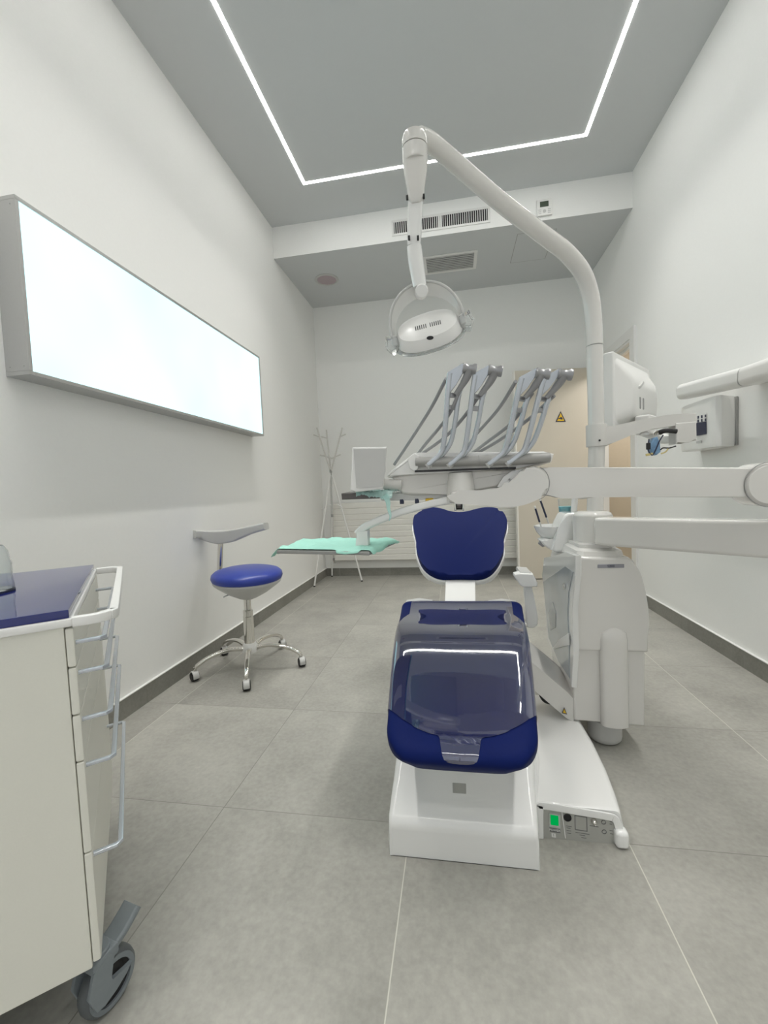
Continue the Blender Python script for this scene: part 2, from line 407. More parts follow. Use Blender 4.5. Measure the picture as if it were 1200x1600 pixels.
# ------------------------------------------------------------------ lightbox
x0, x1, y0, y1, z0, z1 = XL, -1.44, 1.262, 3.088, 1.452, 2.056
lb = thing('lightbox', (x0, (y0+y1)/2, z0), 'long glowing lightbox in a grey aluminium frame on the left wall', 'lightbox')
bw = .014
bm = rbox(x0, x1, y0, y1, z1-bw, z1, .0015, 2); rbox(x0, x1, y0, y1, z0, z0+bw, .0015, 2, bm=bm)
rbox(x0, x1, y0, y0+bw, z0+bw, z1-bw, .0015, 2, bm=bm); rbox(x0, x1, y1-bw, y1, z0+bw, z1-bw, .0015, 2, bm=bm)
mk('frame', bm, 'alu', lb)
bm = B(); box(bm, x1-.008, x1-.004, y0+bw, y1-bw, z0+bw, z1-bw); mk('diffuser', bm, 'lbox', lb)
for (y, z) in ((y0, z1-.03), (y0, z0+.03)):
    for x in (x0+.02, x1-.02): mk('screw', cyl((x, y+.0005, z), (x, y-.0008, z), .002, 10, .0003), 'mgrey', lb)

# ------------------------------------------------------------------ radiator
rd = thing('radiator', (-.37, YB, .19), 'long low cream radiator with horizontal ribs on the back wall', 'radiator')
pr = []; zt, zb = .86, .19; n = 10
for i in range(n):
    a = zb+(zt-zb)*i/n; b = zb+(zt-zb)*(i+1)/n
    pr += [(4.697, a+.003), (4.692, a+.008), (4.692, b-.008), (4.697, b-.003)]
pts = [Vector((-1.40, y, z)) for y, z in pr]+[Vector((-1.40, 4.74, zt)), Vector((-1.40, 4.74, zb))]
bm = prism(pts, (2.06, 0, 0)); mk('panel', bm, 'cream', rd, ang=20)
mk('bracket', rbox(-1.2, -1.15, 4.735, YB-.001, .3, .75, .002, 1), 'cream', rd); mk('bracket', rbox(.4, .45, 4.735, YB-.001, .3, .75, .002, 1), 'cream', rd)
v = rbox(-1.43, -1.395, 4.70, 4.73, .195, .222, .004, 2); mk('valve', v, 'mgrey', rd)
mk('pipe', tube([(-1.42, 4.71, .2), (-1.42, 4.74, .17), (-1.42, 4.765, .16)], .008), 'cream', rd)

# ------------------------------------------------------------------ coat rack
cr = thing('coat_rack', (-1.335, 4.47, 0), 'slim white branching coat rack on three legs in the back left corner', 'coat rack')
jt = at(517, 738, Y=4.47); jb = at(519, 806, Y=4.47)
for f, px in (((-1.497, 4.215, 0), None), ((-1.455, 4.727, 0), None), ((-1.037, 4.462, 0), None)):
    f = Vector(f); top = jt+(f-jt).normalized()*.02; top.z = jt.z
    l = mk('leg', tube([f+Vector((0, 0, .012)), top], .0095, 12), 'white', cr)
    mk('foot_cap', cyl(f, f+Vector((0, 0, .014)), .011, 14), 'black', l)
mk('stem', tube([jb, jt], .011, 12), 'pgrey', cr)
mk('joint', cyl(jt-Vector((0, 0, .03)), jt+Vector((0, 0, .03)), .015), 'mgrey', cr)
mk('joint', cyl(jb-Vector((0, 0, .015)), jb+Vector((0, 0, .02)), .013), 'mgrey', cr)
for q, Y in (((495, 668), 4.44), ((535, 668), 4.40), ((510, 672), 4.62)):
    e = at(*q, Y=Y); b = mk('branch', tube([jt, e], .009, 12), 'warm', cr)
    d = (e-jt).normalized(); s = Vector((1 if e.x > jt.x else -1, 0, .35)).normalized()
    for k in (.8, .35):
        p = jt+(e-jt)*k; mk('peg', tube([p-s*.05*(1 if k < .5 else .2), p+s*.07], .0075, 10), 'warm', b)
for (a, b) in (((503, 795), (517, 789)), ((527, 788), (535, 793))):
    mk('peg', tube([at(*a, Y=4.40), at(*b, Y=4.40)], .006, 10), 'white', cr)

# ------------------------------------------------------------------ stool
SX, SY = -1.205, 2.235
st = thing('stool', (SX, SY, 0), 'round blue cushioned dentist stool with chrome five-star base by the left wall', 'stool')
for k in range(5):
    a = math.radians(-67+72*k); d = Vector((math.cos(a), math.sin(a), 0)); c = Vector((SX, SY, 0))
    path = cat([c+d*.035+Vector((0, 0, .115)), c+d*.12+Vector((0, 0, .128)), c+d*.22+Vector((0, 0, .112)), c+d*.285+Vector((0, 0, .082)), c+d*.300+Vector((0, 0, .062))], 6)
    leg = mk('leg', sweep(path, lambda i, t: rrect(.030-.008*t, .022-.004*t, .008), up=(0, 0, 1) if False else None), 'chrome', st)
    w = c+d*.303; w.z = .026; ax = Vector((math.cos(.48+.12*k), math.sin(.48+.12*k), 0))
    cs = mk('caster', lathe([(0, -.020), (.020, -.020), (.0245, -.016), (.026, -.006), (.026, .006), (.0245, .016), (.020, .020), (0, .020)], w, ax, 26), 'black', st)
    hood = B(); T = frame(w, ax, ax.cross(Vector((0, 0, 1))), (0, 0, 1))
    pts = [T @ Vector((-.016, .029*math.cos(t), .029*math.sin(t)+.001)) for t in [math.radians(q) for q in range(-20, 205, 15)]]
    prism(pts, T.to_3x3() @ Vector((.032, 0, 0)), .003, 2, hood); mk('hood', hood, 'pgrey', cs)
    mk('axle', cyl(w+Vector((0, 0, .025)), w+Vector((0, 0, .05)), .006), 'chrome', cs)
mk('hub', lathe([(0, .085), (.03, .085), (.045, .092), (.048, .12), (.036, .14), (.030, .145), (0, .145)], (SX, SY, 0)), 'white', st)
col = mk('column', lathe([(0, .14), (.029, .14), (.029, .30), (.027, .302), (.027, .335), (.025, .337), (.020, .34), (.020, .43), (0, .43)], (SX, SY, 0)), 'chrome', st)
mk('seat_shell', lathe([(0, .405), (.03, .405), (.055, .415), (.11, .445), (.165, .485), (.186, .503), (.190, .512), (.186, .520), (.0, .52)], (SX, SY, 0), (0.03, -.02, 1), 48), 'pgrey', st)
mk('seat', lathe([(0, .515), (.175, .513), (.192, .522), (.198, .538), (.194, .556), (.178, .570), (.14, .580), (.07, .586), (0, .587)], (SX, SY, 0), (0.03, -.02, 1), 48), 'rblue', st)
lv = at(349, 933, Y=2.16); mk('lever', sweep([lv, lv+Vector((.04, .02, .015))], rrect(.012, .006, .002)), 'silver', st)
pb = at(343, 895, Y=2.40); pt_ = at(345, 842, Y=2.40)
mk('back_post', tube([Vector((pb.x+.10, pb.y-.08, .49)), Vector((pb.x+.02, pb.y-.02, .485)), pb-Vector((0, 0, .06)), pb, pt_], .016, 16), 'chrome', st)
bpth = cat([at(302, 834, Y=2.26), at(318, 834, Y=2.34), at(350, 834, Y=2.37), at(382, 829, Y=2.35), at(416, 822, Y=2.28)], 7)
def bsec(i, t):
    w = [(0, .048), (.15, .048), (.42, .082), (.6, .076), (.82, .048), (1, .040)]
    for (a, u), (b, v_) in zip(w, w[1:]):
        if a <= t <= b: h = u+(v_-u)*(t-a)/(b-a); break
    top = .020; return [(x, y-(h/2-top)) for x, y in rrect(.040, h, .010)]
mk('backrest', sweep(bpth, bsec, up=(0, 0, 1)), 'pgrey', st)

# ------------------------------------------------------------------ drawer cabinet on casters
C0 = Vector((-.664, .621, 0)); C1 = Vector((-1.062, 1.084, 0)); e1 = (C1-C0).normalized(); W = (C1-C0).length
e2 = Vector((-e1.y, e1.x, 0))      # away from the drawers, towards the camera's left
if e2.y > 0: e2 = -e2
eo = -e2                            # outwards from the drawer fronts
cb = thing('drawer_cabinet', C0+e1*W/2+e2*.25, 'pale dental drawer cabinet on casters with blue top and looped handles', 'cabinet')
T = frame(C0, e1, e2, (0, 0, 1)); T = Matrix(T)
if T.to_3x3().determinant() < 0: pass
TO = frame(C0, e1, eo, (0, 0, 1))   # local: x along drawers, y outwards, z up
mk('body', rbox(0, W, -.52, -.0135, .157, .79, .003, 2, TO), 'cab', cb)
mk('plinth', rbox(.04, W-.04, -.48, -.06, .135, .16, .002, 1, TO), 'mgrey', cb)
zs = [.783, .712, .626, .541, .372, .165]
for i in range(5):
    zt_, zb_ = zs[i]-.0008, zs[i+1]+.0008
    d = mk('drawer', rbox(0, W, -.0130, .000, zb_, zt_, .0035, 2, TO), 'cab', cb)
    zc = zt_-.014 if i else zt_-.030; hx0, hx1 = .015, W-.09
    path = [TO @ Vector(p) for p in ((hx0, 0, zc), (hx0, .036, zc), (hx0+.006, .042, zc), (hx1-.006, .042, zc), (hx1, .036, zc), (hx1, 0, zc))]
    mk('handle', sweep(path, rrect(.009, .007, .002, 2), up=(0, 0, 1)), 'silver', d)
# white top frame with a projecting rail, blue glass slab
mk('top_frame', rbox(-.005, W+.005, -.525, .0, .785, .800, .004, 2, TO), 'white', cb)
lp = cat([(.0, 0, 0), (.0, .035, 0), (.02, .056, 0), (.06, .060, 0), (W-.06, .060, 0), (W-.02, .056, 0), (W, .035, 0), (W, 0, 0)], 4)
mk('push_rail', sweep([TO @ (p+Vector((0, 0, .793))) for p in lp], rrect(.016, .018, .004, 2), up=(0, 0, 1)), 'white', cb)
slab = tag(mk('glass_slab', rbox(.0, W-.01, -.52, -.005, .800, .815, .0015, 2, TO), 'gblue'), 'dark blue glass slab lying on top of the pale drawer cabinet', 'slab')
def make_caster(cx, cy, yaw, parent):
    """wheel plane direction yaw; returns caster part with sub-parts"""
    f = Vector((math.cos(yaw), math.sin(yaw), 0)); a = Vector((-f.y, f.x, 0)); c = Vector((cx, cy, .053))
    w = mk('caster', lathe([(.040, -.016), (.046, -.016), (.0505, -.012), (.053, -.004), (.053, .004), (.0505, .012), (.046, .016), (.040, .016)], c, a, 40), 'tyre', parent)
    mk('rim', lathe([(0, -.0165), (.012, -.0165), (.030, -.010), (.037, -.013), (.041, -.013), (.041, .013), (.037, .013), (.030, .010), (.012, .0165), (0, .0165)], c, a, 40), 'black', w)
    mk('rim_ring', lathe([(.0365, -.0175), (.0455, -.0172), (.0455, .0172), (.0365, .0175)], c, a, 40), 'caster', w)
    Tf = frame(c, f, a, (0, 0, 1))
    # fork cheek / mudguard wrapped over the wheel
    outer = [(-.046, -.014), (-.060, .03), (-.046, .075), (-.012, .088), (.002, .072), (-.012, .030), (-.010, .020), (.040, .014), (.026, .000), (0, -.012), (-.028, -.018)]
    for s in (-.027, .0185):
        mk('fork', prism([Tf @ Vector((x, s, z)) for x, z in [(q*.86, w_*.86) for q, w_ in outer]], a*.0085, .002, 2), 'caster', w)
    mk('fork_top', rbox(-.040, .012, -.026, .026, .056, .078, .005, 2, Tf), 'caster', w)
    mk('stem', cyl(Tf @ Vector((-.015, 0, .075)), Tf @ Vector((-.015, 0, .084)), .022), 'caster', w)
    bp = [Tf @ Vector(p) for p in ((-.005, 0, .066), (.022, 0, .073), (.048, 0, .088), (.062, 0, .098))]
    mk('brake_pedal', sweep(cat(bp, 4), rrect(.044, .015, .006, 3), up=(0, 0, 1)), 'caster', w)
    return w
cpos = [(.05, -.045), (W-.16, -.14), (.06, -.46), (W-.06, -.46)]
for i, (u, v_) in enumerate(cpos):
    p = TO @ Vector((u, v_, 0))
    if i == 0: p = at(168, 1530, Z=.053)
    yaw = math.radians(78) if i == 0 else math.atan2(eo.y, eo.x)-.4+i*.5
    make_caster(p.x, p.y, yaw, cb)
# clear glass on the blue slab (only its right side is in the frame)
gp = at(-14, 926, Z=.8152)
gl = lathe([(0, 0), (.035, 0), (.0395, .002), (.0395, .012), (.0375, .03), (.0385, .06), (.033, .088), (.026, .100), (.0255, .099), (.032, .087), (.0365, .06), (.0355, .03), (.037, .014), (.036, .006), (0, .004)], gp, (0, 0, 1), 40)
gj_ = mk('glass_jar', gl, 'glass', loc=gp); mk('base_ring', lathe([(.0375, .0006), (.0402, .0006), (.0402, .004), (.0375, .004)], gp, (0, 0, 1), 40), 'navy', gj_)  # dark ring stands in for the slab's reflection in the glass base
tag(gj_, 'clear glass standing on the blue slab at the left edge', 'glass')

# ------------------------------------------------------------------ dental chair
ch = thing('dental_chair', (0, 1.5, 0), 'navy blue reclining dental chair on a glossy white base', 'dental chair')
def hood(Y, xl, xr, zt, r, ins, n=5, dy=0):
    """upright arch-like ring: flat bottom, sloped sides, rounded shoulders"""
    pts = [(xl, Y, 0), (xl, Y, zt*.35)]
    for i in range(n+1):
        a = PI-PI/2*i/n; pts.append((xl+ins+r+r*math.cos(a), Y+dy, zt-r+r*math.sin(a)))
    for i in range(n+1):
        a = PI/2-PI/2*i/n; pts.append((xr-ins-r+r*math.cos(a), Y+dy, zt-r+r*math.sin(a)))
    pts += [(xr, Y, zt*.35), (xr, Y, 0)]
    return pts
secs = [(1.080, -.200, .176, .075, .006, .0, 0), (1.078, -.207, .183, .094, .010, .0, .008), (1.085, -.211, .187, .108, .014, .001, .012),
        (1.14, -.214, .196, .128, .018, .004, 0), (1.20, -.215, .206, .165, .022, .008, 0), (1.27, -.216, .222, .215, .03, .010, 0),
        (1.36, -.218, .240, .255, .035, .010, 0), (1.5, -.225, .252, .300, .045, .012, 0), (1.66, -.22, .255, .33, .05, .02, 0), (1.9, -.20, .22, .34, .06, .03, 0), (1.98, -.16, .18, .30, .06, .03, 0)]
rings = [hood(Y, a, b, z, r, ins, dy=dy) for Y, a, b, z, r, ins, dy in secs]
base = mk('base', loft(rings), 'gloss', ch, ang=50)
# side wing with the power panel
wing = []
for (Y, xr_, zt_) in ((1.190, .420, .092), (1.200, .423, .096), (1.26, .432, .097), (1.36, .442, .098), (1.50, .446, .100), (1.66, .440, .104), (1.80, .40, .108)):
    r = .018; a = [(.17, Y, zt_-.004), (.17, Y, zt_+.004)]
    for i in range(6):
        t = PI/2-PI/2*i/5; a.append((xr_-r+r*math.cos(t), Y, zt_-r+r*math.sin(t)))
    a += [(xr_+.010, Y, .03), (xr_+.013, Y, .0), (xr_-.012, Y, .0), (xr_-.02, Y, zt_-.035), (xr_-.05, Y, zt_-.016)]
    wing.append(a)
bm = loft(wing); mk('side_wing', bm, 'gloss', ch, ang=40)
pY = 1.186
pan = [(845, 1309), (845, 1265), (849, 1262), (900, 1270.5), (945, 1277.5), (955, 1279), (960, 1284), (967, 1315), (964, 1321)]
bm = prism([at(x, y, Y=pY) for x, y in pan], (0, .012, 0), .001, 1)
pnl = mk('power_panel', bm, 'panel', ch)
fr = [at(x, y, Y=pY-.002) for x, y in [(847, 1312), (848, 1262), (853, 1257), (900, 1264), (950, 1272), (961, 1275), (967, 1283), (976, 1322), (984, 1330), (981, 1327)]]
fr = cat([at(x, y, Y=pY-.003) for x, y in [(843.5, 1309), (843.5, 1264), (848, 1258.5), (900, 1267), (950, 1275.5), (960, 1279), (965, 1287), (973, 1321)]], 4)
mk('panel_frame', sweep(fr, rrect(.020, .0062, .002, 2), up=(0, 1, 0)), 'gloss', ch)
foot = rbox(.398, .434, 1.165, 1.20, 0, .05, .012, 3); mk('wing_foot', foot, 'gloss', ch)
def pbox(x0, y0, x1, y1, m, name, d=.003, parent=pnl, k=0, off=0):
    y = lambda X, Y_: Y_
    sk = .15  # panel rows run slightly downhill in the picture
    pts = [at(x, y_, Y=pY-off) for x, y_ in ((x0, y0), (x1, y0+(x1-x0)*sk), (x1+.6, y1+(x1-x0)*sk), (x0+.6, y1))]
    return mk(name, prism(pts, (0, -d, 0), 0), m, parent)
rk = pbox(857.5, 1270, 874.5, 1290, 'pgrey', 'switch_frame', .004)
pbox(860, 1273, 872, 1287.5, 'grn', 'rocker', .003, rk, off=.004)
pl = pbox(858.5, 1293, 875, 1299, 'ink', 'power_plate', .001)
pc = at(866.8, 1297.5, Y=pY-.0022); ux = (at(875, 1299, Y=pY)-at(859, 1296.6, Y=pY)).normalized()
text('lettering', 'POWER', .0085, pc, ux, (0, 0, 1), 'white', pl)
pi_ = pbox(861.5, 1301.5, 868, 1307.5, 'white', 'number_plate', .001)
text('lettering', '1', .010, at(865, 1305, Y=pY-.0022), ux, (0, 0, 1), 'ink', pi_)
bm = B(); s_ = [at(x, y, Y=pY) for x, y in ((877, 1267), (878.3, 1267.2), (884, 1309), (882.8, 1309))]; mk('divider', prism(s_, (0, -.002, 0)), 'white', pnl)
c_ = at(886.5, 1277, Y=pY); mk('socket', lathe([(0, 0), (.0105, 0), (.0105, .003), (.0085, .0035), (.008, .001), (0, .001)], c_, (0, -1, 0), 24), 'black', pnl)
for (a, b, c, d) in ((897.5, 1273.5, 898.8, 1296), (916, 1276.5, 917.3, 1299), (897.5, 1273.5, 917, 1274.6), (898.5, 1295.5, 917.5, 1296.6)):
    pbox(a, b, c, d, 'ink', 'outline', .0008)
c_ = at(927.5, 1282, Y=pY); kn = mk('knob', lathe([(0, 0), (.008, 0), (.008, .004), (.006, .010), (.003, .013), (0, .0135)], c_, (0, -1, 0), 20), 'chrome', pnl)
mk('toggle', cyl(at(930, 1288, Y=pY), at(930.5, 1290, Y=pY-.010), .0022), 'chrome', kn)
for (x, y) in ((943, 1284.5), (944, 1299.5)):
    mk('ring', lathe([(.0048, 0), (.0062, 0), (.0062, .0012), (.0048, .0012)], at(x, y, Y=pY), (0, -1, 0), 20), 'ink', pnl)
for (x, y, w) in ((884, 1290, 9), (885, 1293, 6), (885, 1297, 7), (886, 1301, 6), (899, 1300, 22), (905, 1304, 9), (908, 1308, 8), (921, 1289.5, 14), (952, 1283, 4), (952, 1287, 4), (952, 1297, 6), (953, 1302, 7)):
    pbox(x, y, x+w, y+.9, 'ink', 'print_line', .0005)
# small metal badge on the base
o = at(718, 1240, Y=1.155); 
bn = Vector((0, -.55, .83)).normalized()
T = frame(o, (1, 0, 0), (0, .83, .55), bn); bd = mk('badge', rbox(-.0195, .0195, -.026, .026, -.004, .003, .001, 1, T), 'panel', ch)

# seat + leg rest: one long cushion
CL = cat([(0, .992, .318), (0, 1.020, .338), (0, 1.12, .376), (0, 1.29, .437), (0, 1.40, .468), (0, 1.50, .476), (0, 1.64, .474), (0, 1.74, .484), (0, 1.79, .500)], 10)
Ls = [0]
for a, b in zip(CL, CL[1:]): Ls.append(Ls[-1]+(b-a).length)
LT = Ls[-1]
def seatpt(s, th, off=0):
    """s length 0..1 along the cushion, th section angle; off = outward offset"""
    d = s*LT; k = 0
    while k < len(Ls)-2 and Ls[k+1] < d: k += 1
    f = (d-Ls[k])/(Ls[k+1]-Ls[k]); P = CL[k].lerp(CL[k+1], f); tg = (CL[k+1]-CL[k]).normalized(); nrm = Vector((0, -tg.z, tg.y))
    w = .366+(.500-.366)*min(1, (d/LT)**.9)
    e0 = min(1, d/.085); e1_ = min(1, (LT-d)/.05)
    rw = .085*(1-math.sqrt(max(0, 1-(1-e0)**2)))*2*.85+.05*(1-math.sqrt(max(0, 1-(1-e1_)**2)))*2*.6
    w -= rw; t0 = min(1, (d+.004)/.03); t1 = min(1, (LT-d+.004)/.04)
    th_ = .072*math.sqrt(max(.0, 1-(1-t0)**2))*math.sqrt(max(0, 1-(1-t1)**2)); th_ = max(th_, .012)
    n = 4.2; c = math.cos(th); s_ = math.sin(th)
    x = (w/2+off)*math.copysign(abs(c)**(2/n), c); z = (th_/2+off)*math.copysign(abs(s_)**(2/n), s_)
    if s_ > 0: z -= .006*(1-(2*x/w)**2)*min(1, d/.2) if True else 0
    return P+Vector((.0, 0, 0))+Vector((1, 0, 0))*x+nrm*z+Vector((-.008+.018*s, 0, 0))
NS, NT = 90, 64
rings = [[seatpt(s/(NS-1), 2*PI*k/NT) for k in range(NT)] for s in range(NS)]
seat = mk('seat', loft(rings), 'blue', ch, ang=60)
# glossy protective cover over the middle of the cushion
bm = B(); NA = 150; NB = 120; g = {}
def covered(s, u):      # u -1..1 across
    a = abs(u); d = s*LT
    c = .30 if False else 0
    # corner pads at the foot end: bounded by a curve from the middle strip out to the edge
    if d < .17:
        lim = .27+.78*max(0, (d-.055)/.10)**.55 if d > .055 else .27
        if a > lim: return False
    if d > LT-.30:
        q = (d-(LT-.30))/.30
        lim2 = 1.02-.20*min(1, q*2.2)**1.3
        if a > lim2: return False
    return True
ths = [-.42+(PI+.84)*k/NB for k in range(NB+1)]
for i in range(NA+1):
    s = .004+(.975-.004)*i/NA
    for k, th in enumerate(ths): g[i, k] = bm.verts.new(seatpt(s, th, .0022))
for i in range(NA):
    for k in range(NB):
        th = (ths[k]+ths[k+1])/2; s = .004+.971*(i+.5)/NA; c = math.cos(th)
        u = -math.copysign(abs(c)**(2/4.2), c) if math.sin(th) > 0 else -math.copysign(1.0, c)
        if covered(s, -u): bm.faces.new((g[i, k], g[i+1, k], g[i+1, k+1], g[i, k+1]))
for v in [v for v in bm.verts if not v.link_faces]: bm.verts.remove(v)
for _ in range(3):
    be = [v for v in bm.verts if v.is_boundary]
    new = {v: sum((e.other_vert(v).co for e in v.link_edges if e.is_boundary), Vector())/max(1, sum(1 for e in v.link_edges if e.is_boundary)) for v in be}
    for v, c in new.items(): v.co = v.co.lerp(c, .5)
mk('seat_cover', bm, 'film', ch, 'glossy clear protective cover over the blue cushion', ang=60)
# white underside frame of the seat
rings = []
for (Y, w, z0, z1) in ((1.07, .22, .285, .315), (1.2, .28, .30, .36), (1.4, .34, .33, .44), (1.6, .40, .33, .445), (1.78, .44, .35, .455), (1.84, .40, .37, .475)):
    rings.append([(x+.005, Y, (z0+z1)/2+z) for x, z in rrect(w, z1-z0, min(.012, (z1-z0)*.4), 3)])
mk('seat_frame', loft(rings), 'white', ch, ang=40)
for x, y in ((655, 938), (785, 939)):   # two small pale hip pads behind the seat
    c = at(x, y, Y=1.80); mk('hip_cover', sweep([c+Vector((-.055, 0, -.012)), c+Vector((0, 0, -.004)), c+Vector((.055, 0, -.012))], rrect(.05, .018, .006), up=(0, 0, 1)), 'pgrey', ch)
# backrest slat + cushion
P0 = Vector((0, 1.98, .585)); bd_ = Vector((0, .45, .29)).normalized(); bn = Vector((0, -bd_.z, bd_.y))   # facing up-front
def bk(x, y, d=0): return atp(x, y, P0+bn*d, bn)
sl = [bk(697, 890, -.07), bk(742, 890, -.07), at(743, 941, Y=1.80), at(695, 941, Y=1.80)]
mk('backrest_slat', prism(sl, (0, .02, -.03), .002, 1), 'white', ch)
ol = [(684, 897), (661, 882), (651, 859), (650, 842), (645, 818), (650, 801), (664, 794.5), (680, 792.5)]
ol = [(720, 897.5)]+ol[:-1]+[(676, 792.5), (690, 794.5), (703, 798.5), (717, 800), (731, 798.5), (744, 795), (758, 792.5), (772, 793), (783, 797), (790, 806), (792.5, 818), (787, 840), (787, 859), (775, 883), (755, 897)]
poly = [bk(x, y) for x, y in ol]
def smooth_outline(idx_sharp, poly): return cat(poly, 4, closed=True)
bm = prism(smooth_outline(None, poly), -bn*.05, .018, 5)
mk('backrest', bm, 'blue', ch, ang=50)
cc = sum((Vector(p) for p in poly), Vector())/len(poly)
sh = [cc+(Vector(p)-cc)*1.025 for p in smooth_outline(None, poly)]
mk('back_shell', prism([p-bn*.036 for p in sh], -bn*.028, .008, 3), 'white', ch, ang=50)
# headrest mount in the notch
c = bk(717.5, 795, -.03)
hm = mk('headrest_mount', rbox(c.x-.024, c.x+.024, c.y-.005, c.y+.03, c.z-.005, c.z+.035, .004, 2), 'black', ch)
for s in (-.022, .022): mk('headrest_rail', cyl(c+Vector((s, -.012, -.012)), c+Vector((s, -.012, .05)), .006), 'chrome', ch)
mk('clamp_knob', cyl(c+Vector((-.012, -.014, .018)), c+Vector((.012, -.014, .018)), .012), 'brown', hm)
# armrest
ar = [at(x, y, Y=1.78) for x, y in ((803, 899), (806, 896), (832, 896.5), (841, 915), (838, 917), (818, 918), (813, 915))]
bm = prism([at(x, y, Y=1.78) for x, y in ((803.5, 901), (804, 897.5), (812, 895.5), (833, 897), (840, 911), (840, 917), (818, 918), (812, 914))], (0, .05, .0), .006, 3)
arm = mk('armrest', bm, 'white', ch)
mk('armrest_pad', prism([at(x, y, Y=1.79) for x, y in ((812, 897), (813, 893.5), (830, 894.5), (837, 903), (836, 909), (816, 908))], (0, .12, .0), .005, 3), 'pgrey', arm)
bm = prism([at(x, y, Y=1.80) for x, y in ((819, 916), (831, 916), (836, 940), (841, 965), (840, 977), (834, 982), (824, 981), (822, 975), (821, 940))], (0, .035, 0), .006, 3)
mk('armrest_post', bm, 'white', ch)
c = at(820, 974, Y=1.815); mk('armrest_pivot', cyl(c+Vector((-.012, 0, 0)), c+Vector((.012, 0, 0)), .014), 'chrome', ch)
# link beam from the chair to the water unit
q = [at(x, y, Y=1.62) for x, y in ((822, 1028), (829, 1033), (886, 1084), (897, 1090), (897, 1129), (886, 1124), (866, 1106), (826, 1072))]
lk = mk('link_beam', prism(q, (.03, .16, .012), .005, 2), 'warm', ch)
tr = [at(x, y, Y=1.615) for x, y in ((881.5, 1105), (886, 1116), (878, 1114))]
ws = mk('warning_label', prism(tr, (0, -.002, 0)), 'navy', lk)
mk('label_face', prism([at(x, y, Y=1.6125) for x, y in ((881.5, 1107.5), (884.6, 1114.6), (879.6, 1113.4))], (0, -.001, 0)), 'yellow', ws)
c = at(853, 1086, Y=1.66); mk('pulley', lathe([(0, -.006), (.030, -.006), (.034, 0), (.030, .006), (0, .006)], c, (.75, .6, 0), 24), 'black', lk)

# ------------------------------------------------------------------ dental unit (water column)
UY, UY2 = 1.60, 2.0
du = thing('dental_unit', (.54, 1.78, 0), 'glossy white dental water unit column right of the blue chair', 'dental unit')
def U(pts, Y=UY): return [at(x, y, Y=Y) for x, y in pts]
up = U([(895, 1017), (894, 985), (894.5, 940), (897, 905), (902, 880), (908, 870), (983, 871), (990, 876), (997, 888), (1003, 902), (1009, 925), (1013, 950), (1014.5, 975), (1013.5, 1020)])
mk('upper_shell', prism(up, (0, UY2-UY, 0), .012, 4), 'warmg', du, ang=45)
lo = U([(894, 1012), (898, 1126), (1008, 1135), (1008, 1012)], UY+.014)
mk('lower_shell', prism(lo, (0, UY2-UY-.05, 0), .008, 3), 'warmg', du, ang=45)
# chamfered top plate
z0 = at(940, 870, Y=UY+.01).z
rings = []
for (x0, x1, y0, y1, z) in ((.430, .598, UY+.006, UY2-.02, z0-.012), (.438, .592, UY+.02, UY2-.04, z0+.018), (.455, .582, UY+.05, UY2-.08, z0+.026), (.455, .582, UY+.05, UY2-.08, z0+.038)):
    rings.append([(x0, y0+.02, z), (x0+.02, y0, z), (x1-.02, y0, z), (x1, y0+.02, z), (x1, y1-.02, z), (x1-.02, y1, z), (x0+.02, y1, z), (x0, y1-.02, z)])
mk('top_plate', loft(rings), 'warmg', du, ang=25)
ZT = z0+.038
# arched bulge on the front
a_top = at(960, 977, Y=UY); a_bot = at(960, 1133, Y=UY); xa = at(938.5, 1050, Y=UY).x; xb = at(982, 1050, Y=UY).x; xc = (xa+xb)/2; ra = (xb-xa)/2
rings = []
for i in range(15):
    t = i/14; z = a_bot.z+(a_top.z-a_bot.z)*t
    dz = max(0, z-(a_top.z-ra)); w = ra*math.sqrt(max(.0004, 1-(dz/ra)**2)); dp = .034*(1-t*.25)*min(1, math.sqrt(max(.003, 1-(dz/ra)**2))+.0)
    rings.append([(xc+w*math.cos(PI*k/12), UY+.010-dp*math.sin(PI*k/12)**.6, z) for k in range(13)]+[(xc-w*.9, UY+.03, z), (xc+w*.9, UY+.03, z)])
mk('front_bulge', loft(rings), 'warmg', du, ang=50)
# foot cylinder under the column
fc = Vector((.541, 1.69, .045)); ft = mk('foot_cylinder', lathe([(0, 0), (.050, 0), (.058, .008), (.060, .02), (.060, .10), (0, .10)], fc-Vector((0, 0, .04))), 'pgrey', du)
mk('hose_sleeve', lathe([(0, .0), (.064, .0), (.064, .05), (0, .05)], fc+Vector((0, 0, .045))), 'mgrey', ft)
# badge
bc = at(954.5, 884.5, Y=UY-.002); bg = mk('badge', rbox(bc.x-.044, bc.x+.044, UY-.003, UY+.002, bc.z-.0065, bc.z+.0065, .001, 1), 'badge', du)
text('lettering', 'S200', .0125, (bc.x, UY-.0036, bc.z), (1, 0, 0), (0, 0, 1), 'navy', bg)
# side glass door and glazed inner compartment
NX = Vector((-1, 0, 0)); 
sidex = at(894, 1000, Y=UY).x
def SD(pts, X): return [at(x, y, X=X) for x, y in pts]
side = [(896, 1020), (893, 1074), (871, 1038), (855, 1000), (852, 950), (847, 898), (850, 871), (868, 868), (885, 862), (899, 868), (899, 900), (894, 950)]
mk('side_shell', prism(SD(side, sidex-.004), (.02, 0, 0), .002, 1), 'gloss', du)
gd = [(848.5, 909), (883, 884.5), (895, 893.5), (888, 925), (886.5, 960), (888.5, 1010), (889.5, 1060), (872, 1033), (857, 996), (852.5, 950)]
gdo = mk('glass_door', prism(SD(gd, sidex-.007), (.003, 0, 0), .001, 1), 'tglass', du)
c = at(882, 916, X=sidex-.010); mk('door_catch', lathe([(0, 0), (.007, 0), (.007, .004), (0, .006)], c, (-1, 0, 0), 16, sx=1.9), 'chrome', gdo)
